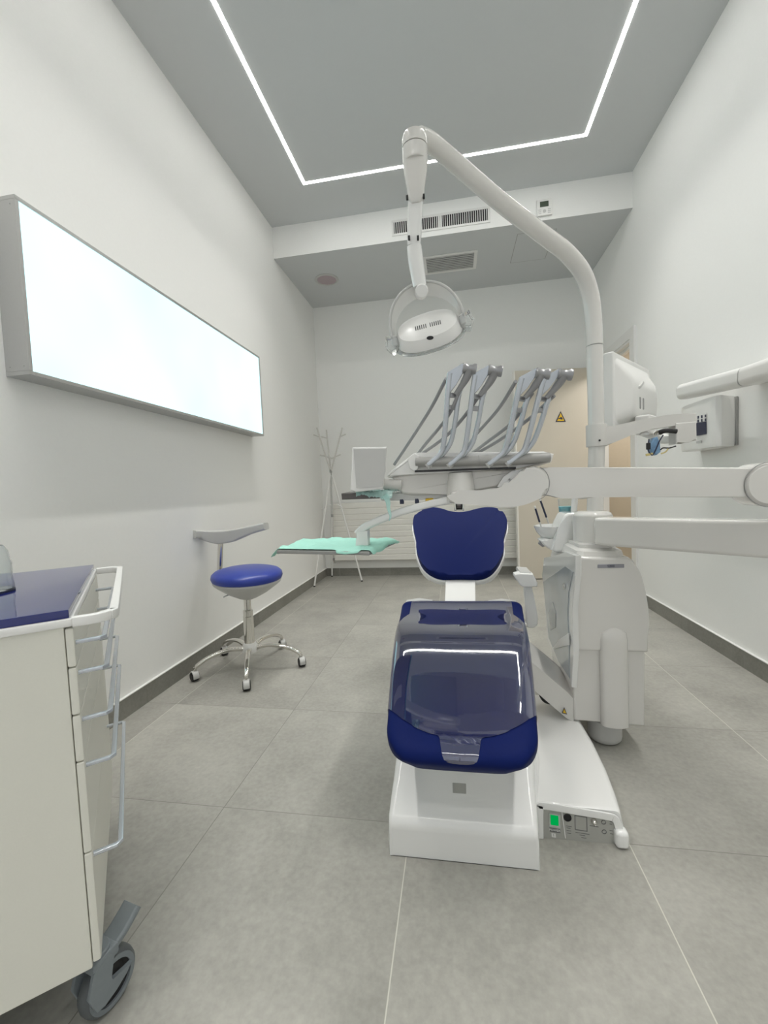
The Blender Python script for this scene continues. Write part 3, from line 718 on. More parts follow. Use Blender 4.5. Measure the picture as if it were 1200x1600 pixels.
mk('inner_ledge', prism(SD([(864, 1012), (872, 1000), (888, 989), (888.5, 1008), (866, 1014)], sidex-.011), (.004, 0, 0), .001, 1), 'white', gdo)
mk('inner_bottle', prism(SD([(863, 940), (868, 957), (868, 980), (860, 985), (857, 960)], sidex-.009), (.002, 0, 0), .001, 1), 'pgrey', gdo)
# round swivel collar, lamp pole
cc = Vector((.535, 1.775, 0)); zt = at(935, 800, Y=1.70).z
mk('swivel_collar', lathe([(0, ZT-.02), (.074, ZT-.02), (.075, ZT-.014), (.072, ZT-.012), (.072, zt-.02), (.066, zt-.008), (.05, zt), (0, zt)], cc), 'warmg', du)
pA = Vector((.552, 1.80, zt-.02)); pB = at(929, 541, Y=1.80); 
mk('lamp_pole', tube([pA, at(932.5, 690, Y=1.80), pB], .0300, 24), 'warmg', du)
# lower boom arm that swings out to the right
def bar(name, pts, rr, m, parent, up=(0, 0, 1), ang=40):
    return mk(name, sweep([p for p, w, h in pts], lambda i, t: rrect(pts[i][1], pts[i][2], rr, 4), up=up), m, parent, ang=ang)
l0 = at(931, 829, Y=1.66); l0b = at(936, 829, Y=1.655); l1 = at(1200, 841, Y=1.36); l2 = l1+(l1-l0).normalized()*.10
bar('swing_arm', [(l0, .055, .080), (l0b, .07, .098), (l0.lerp(l1, .1), .075, .102), (l1, .085, .106), (l2, .085, .106)], .012, 'warmg', du)
el = l2; uz = at(1204, 757, Y=1.30).z
mk('elbow_post', lathe([(0, el.z-.06), (.055, el.z-.06), (.06, el.z-.05), (.06, el.z+.055), (.048, el.z+.062), (.048, uz-.06), (0, uz-.06)], (el.x+.01, el.y, 0)), 'warmg', du)
# cuspidor
cx, cy = at(864, 822, Y=1.93).x, 1.93
bz = at(857, 821, Y=1.93).z
bowl = [(0, bz-.068), (.028, bz-.066), (.052, bz-.050), (.070, bz-.028), (.080, bz-.004), (.081, bz), (.077, bz), (.066, bz-.024), (.05, bz-.044), (.02, bz-.056), (0, bz-.058)]
cup_ = mk('cuspidor_bowl', lathe(bowl, (cx, cy, 0), n=40), 'gloss', du)
cb_ = [(868, 868), (866, 862), (856, 850), (850, 842), (868, 842), (884, 806), (889, 801), (908, 801), (910, 868)]
mk('cuspidor_stand', prism([at(x, y, Y=1.83) for x, y in [(868, 863), (862, 860), (868, 843), (876, 818), (882, 805), (888, 801.5), (912, 801), (913, 863)]], (0, .13, 0), .012, 4), 'gloss', du, ang=45)
mk('bowl_support', prism([at(x, y, Y=1.86) for x, y in [(846, 846), (850, 852), (858, 858), (870, 864), (884, 866), (884, 840), (866, 844), (852, 842)]], (0, .10, 0), .008, 3), 'white', du, ang=45)
mk('drain_valve', cyl(at(843, 846, Y=1.9), at(851, 852, Y=1.9), .012), 'dsilver', du)
cp = [at(896, 805, Y=1.95), at(899, 770, Y=1.95), at(897, 745, Y=1.95)]
mk('cup_filler', tube(cp, .013, 14), 'white', du)
# cup of cyan mouthwash
k0 = at(884, 822, Y=1.99); kz = k0.z; k1 = at(883, 779, Y=1.99).z
cupt = thing('cup', (k0.x, k0.y, kz), 'clear plastic cup of cyan mouthwash behind the cuspidor', 'cup')
mk('shell', lathe([(0, kz), (.022, kz), (.032, k1), (.0312, k1), (.0213, kz+.001), (0, kz+.001)], (k0.x, k0.y, 0)), 'glass', cupt)
mk('mouthwash', lathe([(0, kz+.003), (.0205, kz+.003), (.0285, kz+(k1-kz)*.72), (0, kz+(k1-kz)*.72)], (k0.x, k0.y, 0)), 'cyan', cupt)
for (a, b, lb_) in (((835.5, 791), (846, 825), 'slim blue handled stick standing in the bowl, left and lower one'), ((843, 778), (858, 820), 'slim blue handled stick standing in the bowl, right and taller one')):
    Yb = 1.955; A = at(*a, Y=Yb-.02); Bp = at(*b, Y=Yb); Bp.z = max(Bp.z, bz-.035)
    s = thing('bowl_stick', Bp, lb_, 'stick', 'blue handled sticks in the bowl')
    A1_ = A.lerp(Bp, .10); B1_ = A.lerp(Bp, .72)
    mk('handle', tube([A1_, B1_], .0042, 10), 'navy', s); mk('tip', tube([A, A1_], .0035, 10), 'white', s)
    mk('shaft', tube([B1_, A.lerp(Bp, .95)], .0035, 10), 'pgrey', s)

# ------------------------------------------------------------------ operating lamp
ol_ = thing('operating_lamp', pB, 'white curved overhead operating lamp with a looped yoke on a tall pole', 'dental lamp')
ctrl = [(929, 540, 1.80), (927.5, 505, 1.80), (923, 465, 1.79), (911, 428, 1.755), (886, 396, 1.69), (850, 368, 1.61), (785, 318, 1.48), (720, 262, 1.355), (676, 225, 1.265), (655, 214, 1.225)]
cp = cat([at(x, y, Y=Y) for x, y, Y in ctrl], 6)
R_ = [.0300, .0305, .031, .031, .030, .029, .0275, .0265, .0255, .025]
mk('boom_arm', tube(cp, R_, 28), 'warmg', ol_)
mk('seam_ring', lathe([(.027, -.001), (.0306, -.001), (.0306, .0015), (.027, .0015)], pB, (0, 0, 1)), 'mgrey', ol_)
hd = at(648, 230, Y=1.20); zt_ = at(648, 207, Y=1.20).z; zm = at(648, 231, Y=1.20).z; zb_ = at(648, 256, Y=1.20).z
mk('swivel_head', lathe([(0, zm), (.034, zm), (.0345, zm+.002), (.0345, zt_-.022), (.031, zt_-.008), (.02, zt_), (0, zt_+.002)], (hd.x, hd.y, 0)), 'warmg', ol_)
bm = lathe([(0, zb_), (.032, zb_), (.034, zb_+.003), (.034, zm-.003), (0, zm-.003)], (hd.x, hd.y, 0))
p1 = Vector((hd.x, hd.y, zb_+.004)); p2 = at(650, 312, Y=1.205)
sweep([p1, p1.lerp(p2, .3), p1.lerp(p2, .75), p2, p2+Vector((0, 0, -.012))], lambda i, t: rrect([.066, .062, .048, .044, .026][i], [.05, .046, .036, .034, .02][i], [.02, .02, .015, .014, .008][i], 4), up=(0, -1, 0), bm=bm)
mk('knuckle', bm, 'warmg', ol_, ang=45)
q1 = at(650, 285, Y=1.21); q2 = at(647, 385, Y=1.22)
lnk = mk('drop_link', sweep([q1, q1.lerp(q2, .5), q1.lerp(q2, .86), q2], lambda i, t: rrect([.044, .040, .038, .037][i], [.03, .028, .03, .034][i], [.008, .008, .010, .014][i], 4), up=(0, -1, 0)), 'gloss', ol_, ang=45)
for x, y in ((639, 371), (653, 371), (636, 308), (662, 306)):
    c = at(x, y, Y=1.195); mk('notch', rbox(c.x-.003, c.x+.003, c.y-.001, c.y+.006, c.z-.006, c.z+.006, .001, 1), 'black', lnk)
q3 = at(650, 410, Y=1.225); q4 = at(656, 448, Y=1.235)
mk('lower_link', tube([q2, q2.lerp(q3, .5), q3, q4], [.0205, .0215, .0215, .0195], 20), 'gloss', ol_)
c = at(659, 457, Y=1.235); hub = mk('yoke_hub', cyl(c+Vector((-.004, .03, .012)), c+Vector((.002, -.028, -.008)), .0185, 24, .003), 'white', ol_)
# yoke and head live in a tilted frame
e0 = at(609, 540, Y=1.25); e1h = at(733, 500, Y=1.25)
hx = (e1h-e0).normalized(); hc = (e0+e1h)/2; hz = Vector((0, 1, 0)).cross(hx)*-1; hz = hx.cross(Vector((0, 1, 0))); hy = hz.cross(hx)
TH = frame(hc, hx, hy, hz); Rw = (e1h-e0).length/2-.008
apex = TH.inverted() @ at(664, 440, Y=1.25)
arc = []
for i in range(33):
    a = PI*i/32; arc.append(TH @ Vector((-Rw*math.cos(a)*.96, .012*math.sin(a), .004+(apex.z-.006)*math.sin(a)**.85)))
mk('yoke', sweep(arc, rrect(.040, .005, .002, 2), up=(0, 0, 1) if False else hy*1.0 if False else None), 'shield', ol_) if False else None
bm = B(); N_ = len(arc)
def ribbon(path, wdt, thk, dirw, bm):
    t = B(); R = []
    for i, p in enumerate(path):
        a = path[max(0, i-1)]; b = path[min(len(path)-1, i+1)]; tg = (b-a).normalized(); n_ = tg.cross(dirw).normalized()
        R.append([t.verts.new(p+dirw*s*wdt/2+n_*q*thk/2) for s, q in ((-1, -1), (1, -1), (1, 1), (-1, 1))])
    for A, C in zip(R, R[1:]):
        for k in range(4): t.faces.new((A[k], A[(k+1) % 4], C[(k+1) % 4], C[k]))
    t.faces.new(list(reversed(R[0]))); t.faces.new(R[-1]); return merge(bm, t)
dw = (hy*.86+hz*-.5).normalized()
yk = mk('yoke', ribbon([p+dw*.012 for p in arc], .044, .005, dw, None), 'white', ol_)
mk('yoke_rim', tube([p-dw*.012 for p in arc], .0042, 10), 'pgrey', yk)
# lamp head: faceted shell
def ell(z, rx, ry, n=36, flat=1.0):
    return [TH @ (Vector((rx*math.copysign(abs(math.cos(2*PI*k/n))**.85, math.cos(2*PI*k/n)), ry*math.copysign(abs(math.sin(2*PI*k/n))**.85, math.sin(2*PI*k/n)), z))) for k in range(n)]
tq = math.radians(-50); TY = TH
TH = TH @ Matrix.Translation((0, .012, .010)) @ Matrix.Rotation(-tq, 4, 'X')
HS = [(.030, .030, .022), (.027, .060, .046), (.016, .086, .068), (.002, .094, .078), (-.012, .099, .082), (-.016, .096, .080), (-.020, .080, .068), (-.026, .05, .04)]
rings = [ell(z+.004, rx, ry) for z, rx, ry in HS]
head = mk('lamp_head', loft(rings), 'white', ol_, ang=25)
sk = [ell(z, rx, ry) for z, rx, ry in ((-.010, .102, .084), (-.017, .107, .086), (-.028, .088, .070), (-.036, .050, .040))]
mk('clear_shield', loft(sk), 'shield', ol_, ang=20)
TH = TY
for s, q in ((-1, e0), (1, e1h)):
    pts = [TH @ Vector((s*x, y, z)) for x, y, z in ((.090, -.020, .012), (Rw+.012, -.026, .020), (Rw+.020, -.026, -.006), (Rw+.006, -.020, -.026), (.088, -.016, -.014))]
    gh = mk('grip', prism(pts, hy*.045, .004, 2), 'shield', ol_)
    c = TH @ Vector((s*(Rw-.008), -.004, .004)); mk('grip_pivot', cyl(c-hz*.012, c+hz*.016, .009), 'white', gh)
# vents and button on the side facing the camera: find the shell surface by ray
from mathutils.bvhtree import BVHTree
bvh = BVHTree.FromPolygons([head.matrix_basis @ v.co + Vector(ol_['_loc']) for v in head.data.vertices], [p.vertices[:] for p in head.data.polygons])
def onhead(x, y):
    d = ray(x, y).normalized(); h = bvh.ray_cast(CP, d); return (h[0], h[1]) if h[0] is not None else (at(x, y, Y=1.19), Vector((0, -1, 0)))
for i in range(12):
    u = i/11; x = 649.5+(i + (1.2 if i > 5 else 0))*3.15; y = 513.5-(x-649.5)*.26
    p, n_ = onhead(x, y); a_, na = onhead(x-.5, y-3); b_, nb = onhead(x+.5, y+3)
    d = (b_-a_); mk('vent_slot', sweep([a_, b_], rrect(.0022, .0022, .0005, 1)), 'black', head)
p, n_ = onhead(672, 528); mk('button', lathe([(0, -.001), (.0065, -.001), (.0065, .001), (0, .0016)], p, n_, 20, sx=1.5, sy=.8) , 'black', head)

# ------------------------------------------------------------------ instrument table on its arm
it = thing('instrument_table', (.04, 1.32, .95), 'white dental instrument table with four silver sprung arms, held on a jointed boom', 'instrument table')
def P(pts, Y): return [at(x, y, Y=Y) for x, y in pts]
# deck (upper body): profile pushed back
mk('deck', prism(P([(604, 743), (608, 738), (646, 708), (655, 707), (850, 705), (866, 709), (862, 722), (808, 732), (648, 741), (606, 746)], 1.29), (0, .22, -.004), .007, 3), 'white', it, ang=45)
mk('roll_grip', sweep(P([(650, 722), (732, 720.5)], 1.275)+P([(806, 718.5)], 1.275)+P([(858, 715)], 1.275), circ(.0245, 20, .015)), 'rollg', it)
mk('grip_seam', lathe([(.010, -.001), (.0155, -.001), (.0155, .001), (.010, .001)], at(748, 720, Y=1.2655), (1, 0, 0), 24), 'mgrey', it)
mk('front_lip', sweep(P([(648, 736.5), (806, 731)], 1.262), rrect(.004, .006, .001, 1)), 'black', it)
mk('end_cap', prism(P([(636, 716), (648, 708), (655, 712), (653, 732), (648, 737), (640, 732)], 1.262), (0, .03, 0), .004, 2), 'white', it)
mk('belly', prism(P([(630, 741), (700, 738), (806, 733), (803, 741), (776, 762), (702, 773), (640, 774), (629, 772), (622, 762), (612, 746)], 1.30), (0, .20, .01), .010, 4), 'warm', it, ang=45)
mk('under_tray', prism(P([(590, 771), (700, 769), (702, 778), (640, 782), (596, 782)], 1.31), (0, .16, .006), .003, 2), 'pgrey', it)
for x, y, m, w in ((628, 781, 'navy', 3), (651.5, 780, 'navy', 3), (671, 777.5, 'yellow', 6)):
    c = at(x, y+2.5, Y=1.316); h = .008 if m == 'navy' else .005
    mk('connector', rbox(c.x-w*.00205, c.x+w*.00205, c.y-.006, c.y+.006, c.z-h, c.z+h, .001, 1), m, it)
br = mk('bracket', prism(P([(776, 762), (786, 745), (800, 735), (822, 731), (822, 752), (800, 760)], 1.285), (0, .05, 0), .004, 2), 'gloss', it)
for x, y in ((796, 749), (812, 741), (819, 736)): mk('screw', cyl(at(x, y, Y=1.284), at(x, y, Y=1.280), .003, 12, .0005), 'mgrey', br)
pc_ = at(720, 760, Y=1.303); zt_ = at(720, 744, Y=1.30).z
mk('swivel_post', lathe([(0, zt_-.075), (.046, zt_-.075), (.040, zt_-.02), (.036, zt_+.01), (0, zt_+.01)], (pc_.x, pc_.y, 0)), 'warmg', it)
mk('goose_arm', prism(cat(P([(704, 786), (703, 776), (706, 768), (722, 766), (745, 766), (770, 764), (790, 758), (805, 745), (818, 733), (834, 728.5), (848, 733), (857, 745), (857, 762), (850, 774), (835, 783), (815, 790), (795, 792.5), (770, 791), (735, 788)], 1.255), 3, closed=True), (0, .085, 0), .009, 4), 'warmg', it, ang=50)
bar_ = P([(846, 731), (860, 730), (1190, 730), (1192, 777.5), (1000, 776.5), (930, 777), (912, 780), (895, 779), (878, 775.5), (846, 774.5)], 1.265)
mk('boom', prism(bar_, (0, .075, 0), .006, 3), 'warmg', it, ang=50)
ej = at(1204, 757, Y=1.26)
mk('boom_joint', cyl(ej, ej+Vector((0, .085, 0)), .058, 40, .008), 'warmg', it)
mk('joint_seam', lathe([(.0582, 0), (.0600, 0), (.0600, .004), (.0582, .004)], ej+Vector((0, .0005, 0)), (0, 1, 0), 40), 'mgrey', it)
gj = at(838, 757, Y=1.2545); 
sm = [at(838+20.5*math.cos(t)*1.0, 755+26*math.sin(t), Y=1.2548) for t in [math.radians(k) for k in range(-75, 80, 9)]]
mk('goose_seam', tube(sm, .0011, 6), 'mgrey', it)
# arm of the assistant tray
ap_ = cat([at(x, y, Y=Y) for x, y, Y in ((706, 780, 1.31), (661, 790, 1.315), (621, 801.5, 1.32), (590, 814, 1.325), (570, 824, 1.33), (559, 834, 1.332))], 5)
mk('tray_arm', sweep(ap_, lambda i, t: rrect(.040-.010*t, .024, .007, 3), up=(0, 0, 1)), 'gloss', it)
hz0 = P([(557, 833), (574, 829), (575, 863), (573, 865), (500, 864), (496, 861), (548, 859), (556, 857)], 1.315)
mk('tray_holder', prism(hz0, (0, .04, 0), .002, 2), 'white', it)
# touch panel with plastic film, left of the table
fp = P([(551, 699), (605, 698), (603, 735), (599, 764), (556, 769), (548, 766)], 1.25)
kp = mk('control_panel', prism(fp, (-.012, .045, 0), .004, 3), 'white', it)
mk('panel_face', prism(P([(552.5, 702), (603.5, 701.5), (601.5, 735), (597.5, 760.5), (557, 763)], 1.2488), (0, -.0016, 0)), 'pgrey', kp)
mk('panel_arm', sweep(P([(594, 756), (612, 757), (628, 757)], 1.30), circ(.016, 16)), 'warm', it)
# four sprung instrument arms
def arm(k, pv, top, dy0, dy1):
    def F(x, y, Y=None):
        t = min(1, max(0, (727-y)/157)); X_ = x+pv*(1-t)+top*t; Y_ = y+dy0*(1-t)+dy1*t
        return at(X_, Y_, Y=(1.262-.075*t) if Y is None else Y)
    ra_ = cat([F(x, y) for x, y in ((669, 726), (679, 718), (690, 706), (693.5, 690), (696, 665), (698.5, 630), (701, 600), (703, 583))], 5)
    root = mk('instrument_arm', sweep(ra_, lambda i, t: rrect(.0145, .022-.006*t, .005, 3), up=(0, 1, 0)), 'silver', it)
    rb = cat([F(x, y)+Vector((0, .012, 0)) for x, y in ((687, 714), (697, 703), (705, 688), (710, 665), (713, 645), (715, 628), (719, 608), (727, 588), (736, 576))], 5)
    mk('rear_rail', sweep(rb, lambda i, t: rrect(.0135, .018, .005, 3), up=(0, 1, 0)), 'dsilver' if False else 'silver', root)
    pl_ = [F(x, y)+Vector((0, -.006, 0)) for x, y in ((699.5, 582), (723, 568), (726, 573), (724, 582), (713, 601), (702, 616), (698, 618))]
    mk('arm_plate', prism(pl_, (0, .012, 0), .002, 2), 'silver', root)
    for y in (617, 636):
        mk('cross_bar', sweep([F(698, y)+Vector((0, .003, 0)), F(715, y)+Vector((0, .012, 0))], rrect(.007, .014, .003, 2)), 'dsilver', root)
    mk('pivot_boot', sweep([F(667, 728)+Vector((0, .004, 0)), F(676, 719)+Vector((0, .004, 0))], lambda i, t: circ(.013-.004*t, 14)), 'pgrey', root)
    # head at the top
    h0 = F(723, 575); h1 = F(741, 577)
    hdm = mk('instrument_head', lathe([(0, 0), (.0125, 0), (.0145, .003), (.011, .012), (.0115, .024), (.015, .030), (.0145, .037), (0, .037)], h0, (h1-h0), 20), 'dsilver', root)
    mk('head_neck', sweep(cat([F(733, 578), F(729, 590), F(722, 602), F(712, 616)], 4), lambda i, t: circ(.0125-.006*t, 12)), 'hose', hdm)
    return F, root
arms = [(0, 0, 0, 0, 0), (1, 33, 40, 0, 3), (2, 94, 114, -1, 8), (3, 124, 149, -2.5, 9)]
hoses = [[((722, 600), 1.2), ((700, 650), 1.24), ((660, 700), 1.36), ((634, 736), 1.42), ((640, 738), 1.47)],
         [((762, 598), 1.2), ((726, 650), 1.26), ((694, 684), 1.36), ((652, 714), 1.46)],
         [((832, 614), 1.21), ((800, 660), 1.28), ((762, 690), 1.38), ((738, 708), 1.47)],
         [((866, 618), 1.21), ((826, 655), 1.28), ((780, 688), 1.38), ((742, 710), 1.47)]]
upper = [[((697, 592), 1.23), ((672, 640), 1.34), ((640, 690), 1.45), ((616, 726), 1.50)], None,
         [((806, 596), 1.23), ((778, 640), 1.36), ((740, 684), 1.46), ((728, 708), 1.49)], None]
for (k, pv, tp, d0, d1), hs, us in zip(arms, hoses, upper):
    F, root = arm(k, pv, tp, d0, d1)
    for h in (hs, us):
        if h: mk('hose', tube(cat([at(*q, Y=Y) for q, Y in h], 6), .0052, 10), 'hose', root)
# table-side dark tray and mint film over it
dt = mk('side_plate', prism(P([(533, 771), (590, 770), (592, 779), (534, 781)], 1.27), (0, .10, .004), .002, 2), 'brown', it)

# ------------------------------------------------------------------ tray with green paper
zT = .814
c0, c1, c2, c3 = at(432, 859.5, Z=zT), at(577, 862, Z=zT), at(619, 844, Z=zT), at(476, 845, Z=zT)
trb = prism([c0-Vector((0, 0, .012)), c1-Vector((0, 0, .012)), c2-Vector((0, 0, .012)), c3-Vector((0, 0, .012))], (0, 0, .012), .003, 2)
tag(mk('tray', trb, 'mgrey'), 'flat grey tray under the mint paper, carried on the lower curved arm', 'tray')
bm = B(); g = {}; NX_, NY_ = 46, 26
for i in range(NX_+1):
    for j in range(NY_+1):
        u = -.06+1.09*i/NX_; v = .02+1.0*j/NY_ if .03 < i/NX_ < .66 or i/NX_ > .88 else -.02+1.04*j/NY_
        p = (c0.lerp(c1, u)).lerp(c3.lerp(c2, u), v)
        h = .006+.004*abs(math.sin(u*17+v*5))*math.sin(v*7+1)**2+.004*math.sin(u*9+1.3)*math.cos(v*8+u*4)+.0012*random.uniform(-1, 1)
        if v < .12: h = min(h, .0035)
        ed = max(0, -u, u-1, -v, v-1); h = max(h, .0025)
        h -= ed*.45 if (u < 0 or u > 1) else ed*.35
        if v < .12 and .62 < u < .9: h -= .004*math.sin((u-.62)/.28*PI)*(1-v/.12)*(1 if v > -.1 else 0)
        if ed == 0: h = max(h, .002)
        else: p = p
        g[i, j] = bm.verts.new(p+Vector((0, 0, h)))
for i in range(NX_):
    for j in range(NY_): bm.faces.new((g[i, j], g[i+1, j], g[i+1, j+1], g[i, j+1]))
gc = mk('paper_cloth', bm, 'green', ang=70)
sm_ = gc.modifiers.new('s', 'SOLIDIFY'); sm_.thickness = .0008; sm_.offset = 1
tag(gc, 'crumpled mint green paper cloth spread over the low grey tray', 'cloth')
# mint film draped around the side plate
bm = B(); g = {}
f0, f1, f2, f3 = at(556, 768, Y=1.262), at(612, 768, Y=1.262), at(628, 765, Y=1.36), at(556, 765, Y=1.36)
for i in range(31):
    for j in range(15):
        u = i/30; v = j/14; p = f0.lerp(f1, u).lerp(f3.lerp(f2, u), v)
        dr = 0
        if j == 0: dr = .014+.012*math.exp(-((u-.72)/.14)**2)
        g[i, j] = bm.verts.new(p+Vector((0, .004*math.sin(u*20) if j == 0 else 0, .004*math.sin(u*11+v*7)*math.cos(v*9)+.003*random.uniform(-1, 1)-dr)))
for i in range(30):
    for j in range(14): bm.faces.new((g[i, j], g[i+1, j], g[i+1, j+1], g[i, j+1]))
fl = tag(mk('plastic_film', bm, 'foil', ang=70), 'crumpled translucent mint film hanging from the dark plate beside the control panel', 'film')
bm = B(); tail = cat([at(601, 774, Y=1.262), at(606, 783, Y=1.26), at(607, 794, Y=1.262), at(610, 806, Y=1.262), at(608, 814, Y=1.262)], 5)
def tsec(i, t): w = .016*(1-t)+.003; return rrect(w, .003, .001, 1)
t_ = mk('film_tail', sweep(tail, tsec, up=(0, 1, 0)), 'foil', fl)

# ------------------------------------------------------------------ monitor on its pole arm
mo = thing('monitor', at(932, 683, Y=1.8), 'white flat monitor seen from its back, on a bent arm clamped to the lamp pole', 'monitor')
c = at(932, 683, Y=1.8); zt_ = at(932, 664, Y=1.8).z; zb_ = at(932, 698, Y=1.8).z
mk('pole_clamp', lathe([(.0305, zb_), (.037, zb_), (.038, zb_+.003), (.038, zt_-.003), (.037, zt_), (.0305, zt_)], (c.x, 1.80, 0), n=36), 'warm', mo)
ap2 = P([(940, 667), (958, 665.5), (1000, 656), (1045, 648), (1074, 645.5), (1089, 645), (1089, 661), (1076, 662), (1055, 665), (1020, 670), (985, 679), (958, 692), (946, 697), (940, 697)], 1.775)
mar = mk('bent_arm', prism(ap2, (0, .045, 0), .004, 3), 'warm', mo, ang=50)
mk('set_screw', cyl(at(937, 688, Y=1.76), at(937, 688, Y=1.755), .004, 12, .0005), 'black', mar)
mk('arm_knuckle', prism(P([(1056, 661), (1089, 658), (1089, 688), (1076, 689), (1056, 694)], 1.77), (0, .06, 0), .006, 3), 'warm', mo)
mk('lower_arm', sweep([at(1070, 684, Y=1.80), at(1040, 687, Y=1.90), at(1005, 674, Y=2.02), at(990, 664, Y=2.05)], lambda i, t: rrect(.04, .035, .008, 3), up=(0, 0, 1)), 'white', mo)
# screen slab
n0 = at(952, 600, Y=1.87); f0_ = at(999, 600, Y=2.17); dxy = Vector((f0_.x-n0.x, f0_.y-n0.y, 0)); Lm = dxy.length; dxy.normalize()
nb_ = Vector((dxy.y, -dxy.x, 0))          # towards the right: the back of the monitor
zt_ = at(960, 549, Y=1.87).z; zb_ = at(955, 668, Y=1.87).z
TM = frame((n0.x, n0.y, 0), dxy, nb_, (0, 0, 1))
ms = mk('screen_housing', rbox(0, Lm+.10, -.022, .016, zb_, zt_, .006, 3, TM), 'white', mo)
rings = []
for (d, i0, i1, j0, j1) in ((.012, .012, .012, .012, .012), (.024, .03, .03, .04, .03), (.055, .07, .05, .09, .05), (.066, .10, .08, .13, .08)):
    rings.append([TM @ Vector((x+(Lm+.10)/2+(i0-i1)/2, d, y+(zt_+zb_)/2+(j1-j0)/2)) for x, y in rrect(Lm+.10-i0-i1, zt_-zb_-j0-j1, .03, 4)])
mk('back_shell', loft(rings), 'white', ms, ang=40)
for x0_, z_ in ((.10, zt_-.155), (.14, zt_-.155)):
    mk('back_slot', rbox(x0_+.05, x0_+.065, .06, .069, zb_+.08, z_-.02, .004, 2, TM), 'mgrey', ms)
mk('back_handle', sweep([TM @ Vector((.10, .045, zt_-.15)), TM @ Vector((.15, .066, zt_-.135)), TM @ Vector((.20, .064, zt_-.11)), TM @ Vector((.25, .045, zt_-.10))], rrect(.012, .012, .004, 2)), 'pgrey', ms)
mk('glass_face', rbox(.008, Lm+.092, -.0235, -.021, zb_+.008, zt_-.008, .001, 1, TM), 'black', ms)
mk('mount_block', rbox(Lm*.35, Lm*.35+.10, .05, .11, zb_-.03, zb_+.05, .008, 3, TM), 'white', mo)
# cables and camera hanging under the bent arm
mk('black_sleeve', tube(cat([at(1030, 676, Y=1.78), at(1040, 673, Y=1.77), at(1057, 674, Y=1.77)], 4), .009, 12), 'black', mo)
b_ = [at(x, y, Y=1.77) for x, y in ((1022, 684), (1028, 682), (1032, 692), (1033, 706), (1027, 711), (1019, 708), (1015, 698))]
mk('blue_holder', prism(b_, (0, .035, 0), .006, 3), 'lblue', mo)
mk('cable', tube(cat([at(1014, 686, Y=1.76), at(1013, 696, Y=1.76), at(1014, 706, Y=1.76), at(1019, 711, Y=1.76), at(1024, 704, Y=1.76), at(1030, 690, Y=1.76), at(1036, 680, Y=1.77)], 6), .0026, 8), 'navy', mo)
mk('cable', tube(cat([at(1032, 703, Y=1.77), at(1036, 700, Y=1.77), at(1046, 700, Y=1.77), at(1056, 697, Y=1.77)], 6), .0024, 8), 'black', mo)
mk('cable_clip', rbox(0, .014, 0, .012, 0, .026, .003, 2, frame(at(1011, 702.5, Y=1.755), (1, 0, 0), (0, 1, 0), (0, 0, 1))), 'black', mo)
mk('yellow_tab', sweep(P([(1009, 711), (1020, 709)], 1.76), rrect(.004, .009, .0015, 2)), 'brass', mo)
mk('yellow_tab', tube(cat(P([(1033, 709), (1040, 706), (1044, 701)], 1.765), 4), .0025, 8), 'brass', mo)
for (a, b) in (((1003, 672), (1003, 684)), ((1024, 672), (1022, 684))):
    mk('ball_joint', lathe([(0, 0), (.014, 0), (.016, .006), (.010, .014), (0, .018)], at(a[0]+4, 680, Y=1.80), (0, 0, 1), 18), 'white' if a[0] < 1010 else 'chrome', mo)

# ------------------------------------------------------------------ x-ray control box and arm on the right wall
xb = thing('xray_control_box', (XR, 2.47, 1.14), 'white wall box with a dark display and six dark keys on the right wall', 'control box')
X0 = 1.315; z1_, z0_ = 1.403, 1.145
outl = [(XR-.014, 2.462), (XR-.05, 2.445), (X0+.030, 2.405), (X0+.008, 2.415), (X0, 2.45), (X0+.002, 2.70), (X0+.02, 2.77), (XR-.014, 2.80)]
rings = []
for z, ins in ((z0_, .010), (z0_+.012, .002), (z0_+.07, -.004), (z1_-.07, -.004), (z1_-.012, .002), (z1_, .010)):
    c_ = Vector((XR-.05, 2.62)); rings.append([(x+(c_.x-x)*ins*3, y+(c_.y-y)*ins*2, z) for x, y in outl])
xo = mk('housing', loft(rings), 'white', xb, ang=50)
mk('back_plate', rbox(XR-.014, XR, 2.455, 2.80, z0_+.004, z1_-.004, .003, 1), 'mgrey', xb)
def xface(pts, d, m, name, par): return mk(name, prism([at(x, y, X=X0-.0035) for x, y in pts], (-d, 0, 0)), m, par)
dsp = xface([(1088.5, 661), (1103.5, 658.5), (1104, 678), (1089, 681)], .002, 'navy', 'display', xb)
kp_ = xface([(1087.5, 648), (1104, 645), (1104, 657.5), (1088, 660.5)], .001, 'white', 'keypad', xb)
for i, x in enumerate((1090, 1095.5, 1101.3)):
    for j, y in enumerate((650, 655.8)):
        yy = y-(x-1090)*.18; mk('key', prism([at(a, b, X=X0-.0046) for a, b in ((x, yy), (x+2.2, yy-.3), (x+2.2, yy+4), (x, yy+4.4))], (-.001, 0, 0)), 'navy', kp_)
xface([(1088, 689.5), (1096, 688), (1096, 692), (1088, 693)], .001, 'pgrey', 'label_strip', xb)
xa_ = thing('wall_boom', (XR, 2.4, 1.45), 'white rounded horizontal wall arm above the control box on the right wall', 'wall arm')
def xarm(Ya, Yb, za, zb_, name, rr=.028, w=.085, h=.088, m='white'):
    return mk(name, sweep([Vector((1.345, Ya, za)), Vector((1.345, (Ya+Yb)/2, (za+zb_)/2)), Vector((1.345, Yb, zb_))], rrect(w, h, rr, 6), up=(0, 0, 1)), m, xa_)
pF = at(1070, 612, X=1.345); pN = at(1168, 588, X=1.345); pE = at(1204, 577, X=1.345)
xarm(pF.y, pN.y, pF.z, pN.z, 'arm_sleeve')
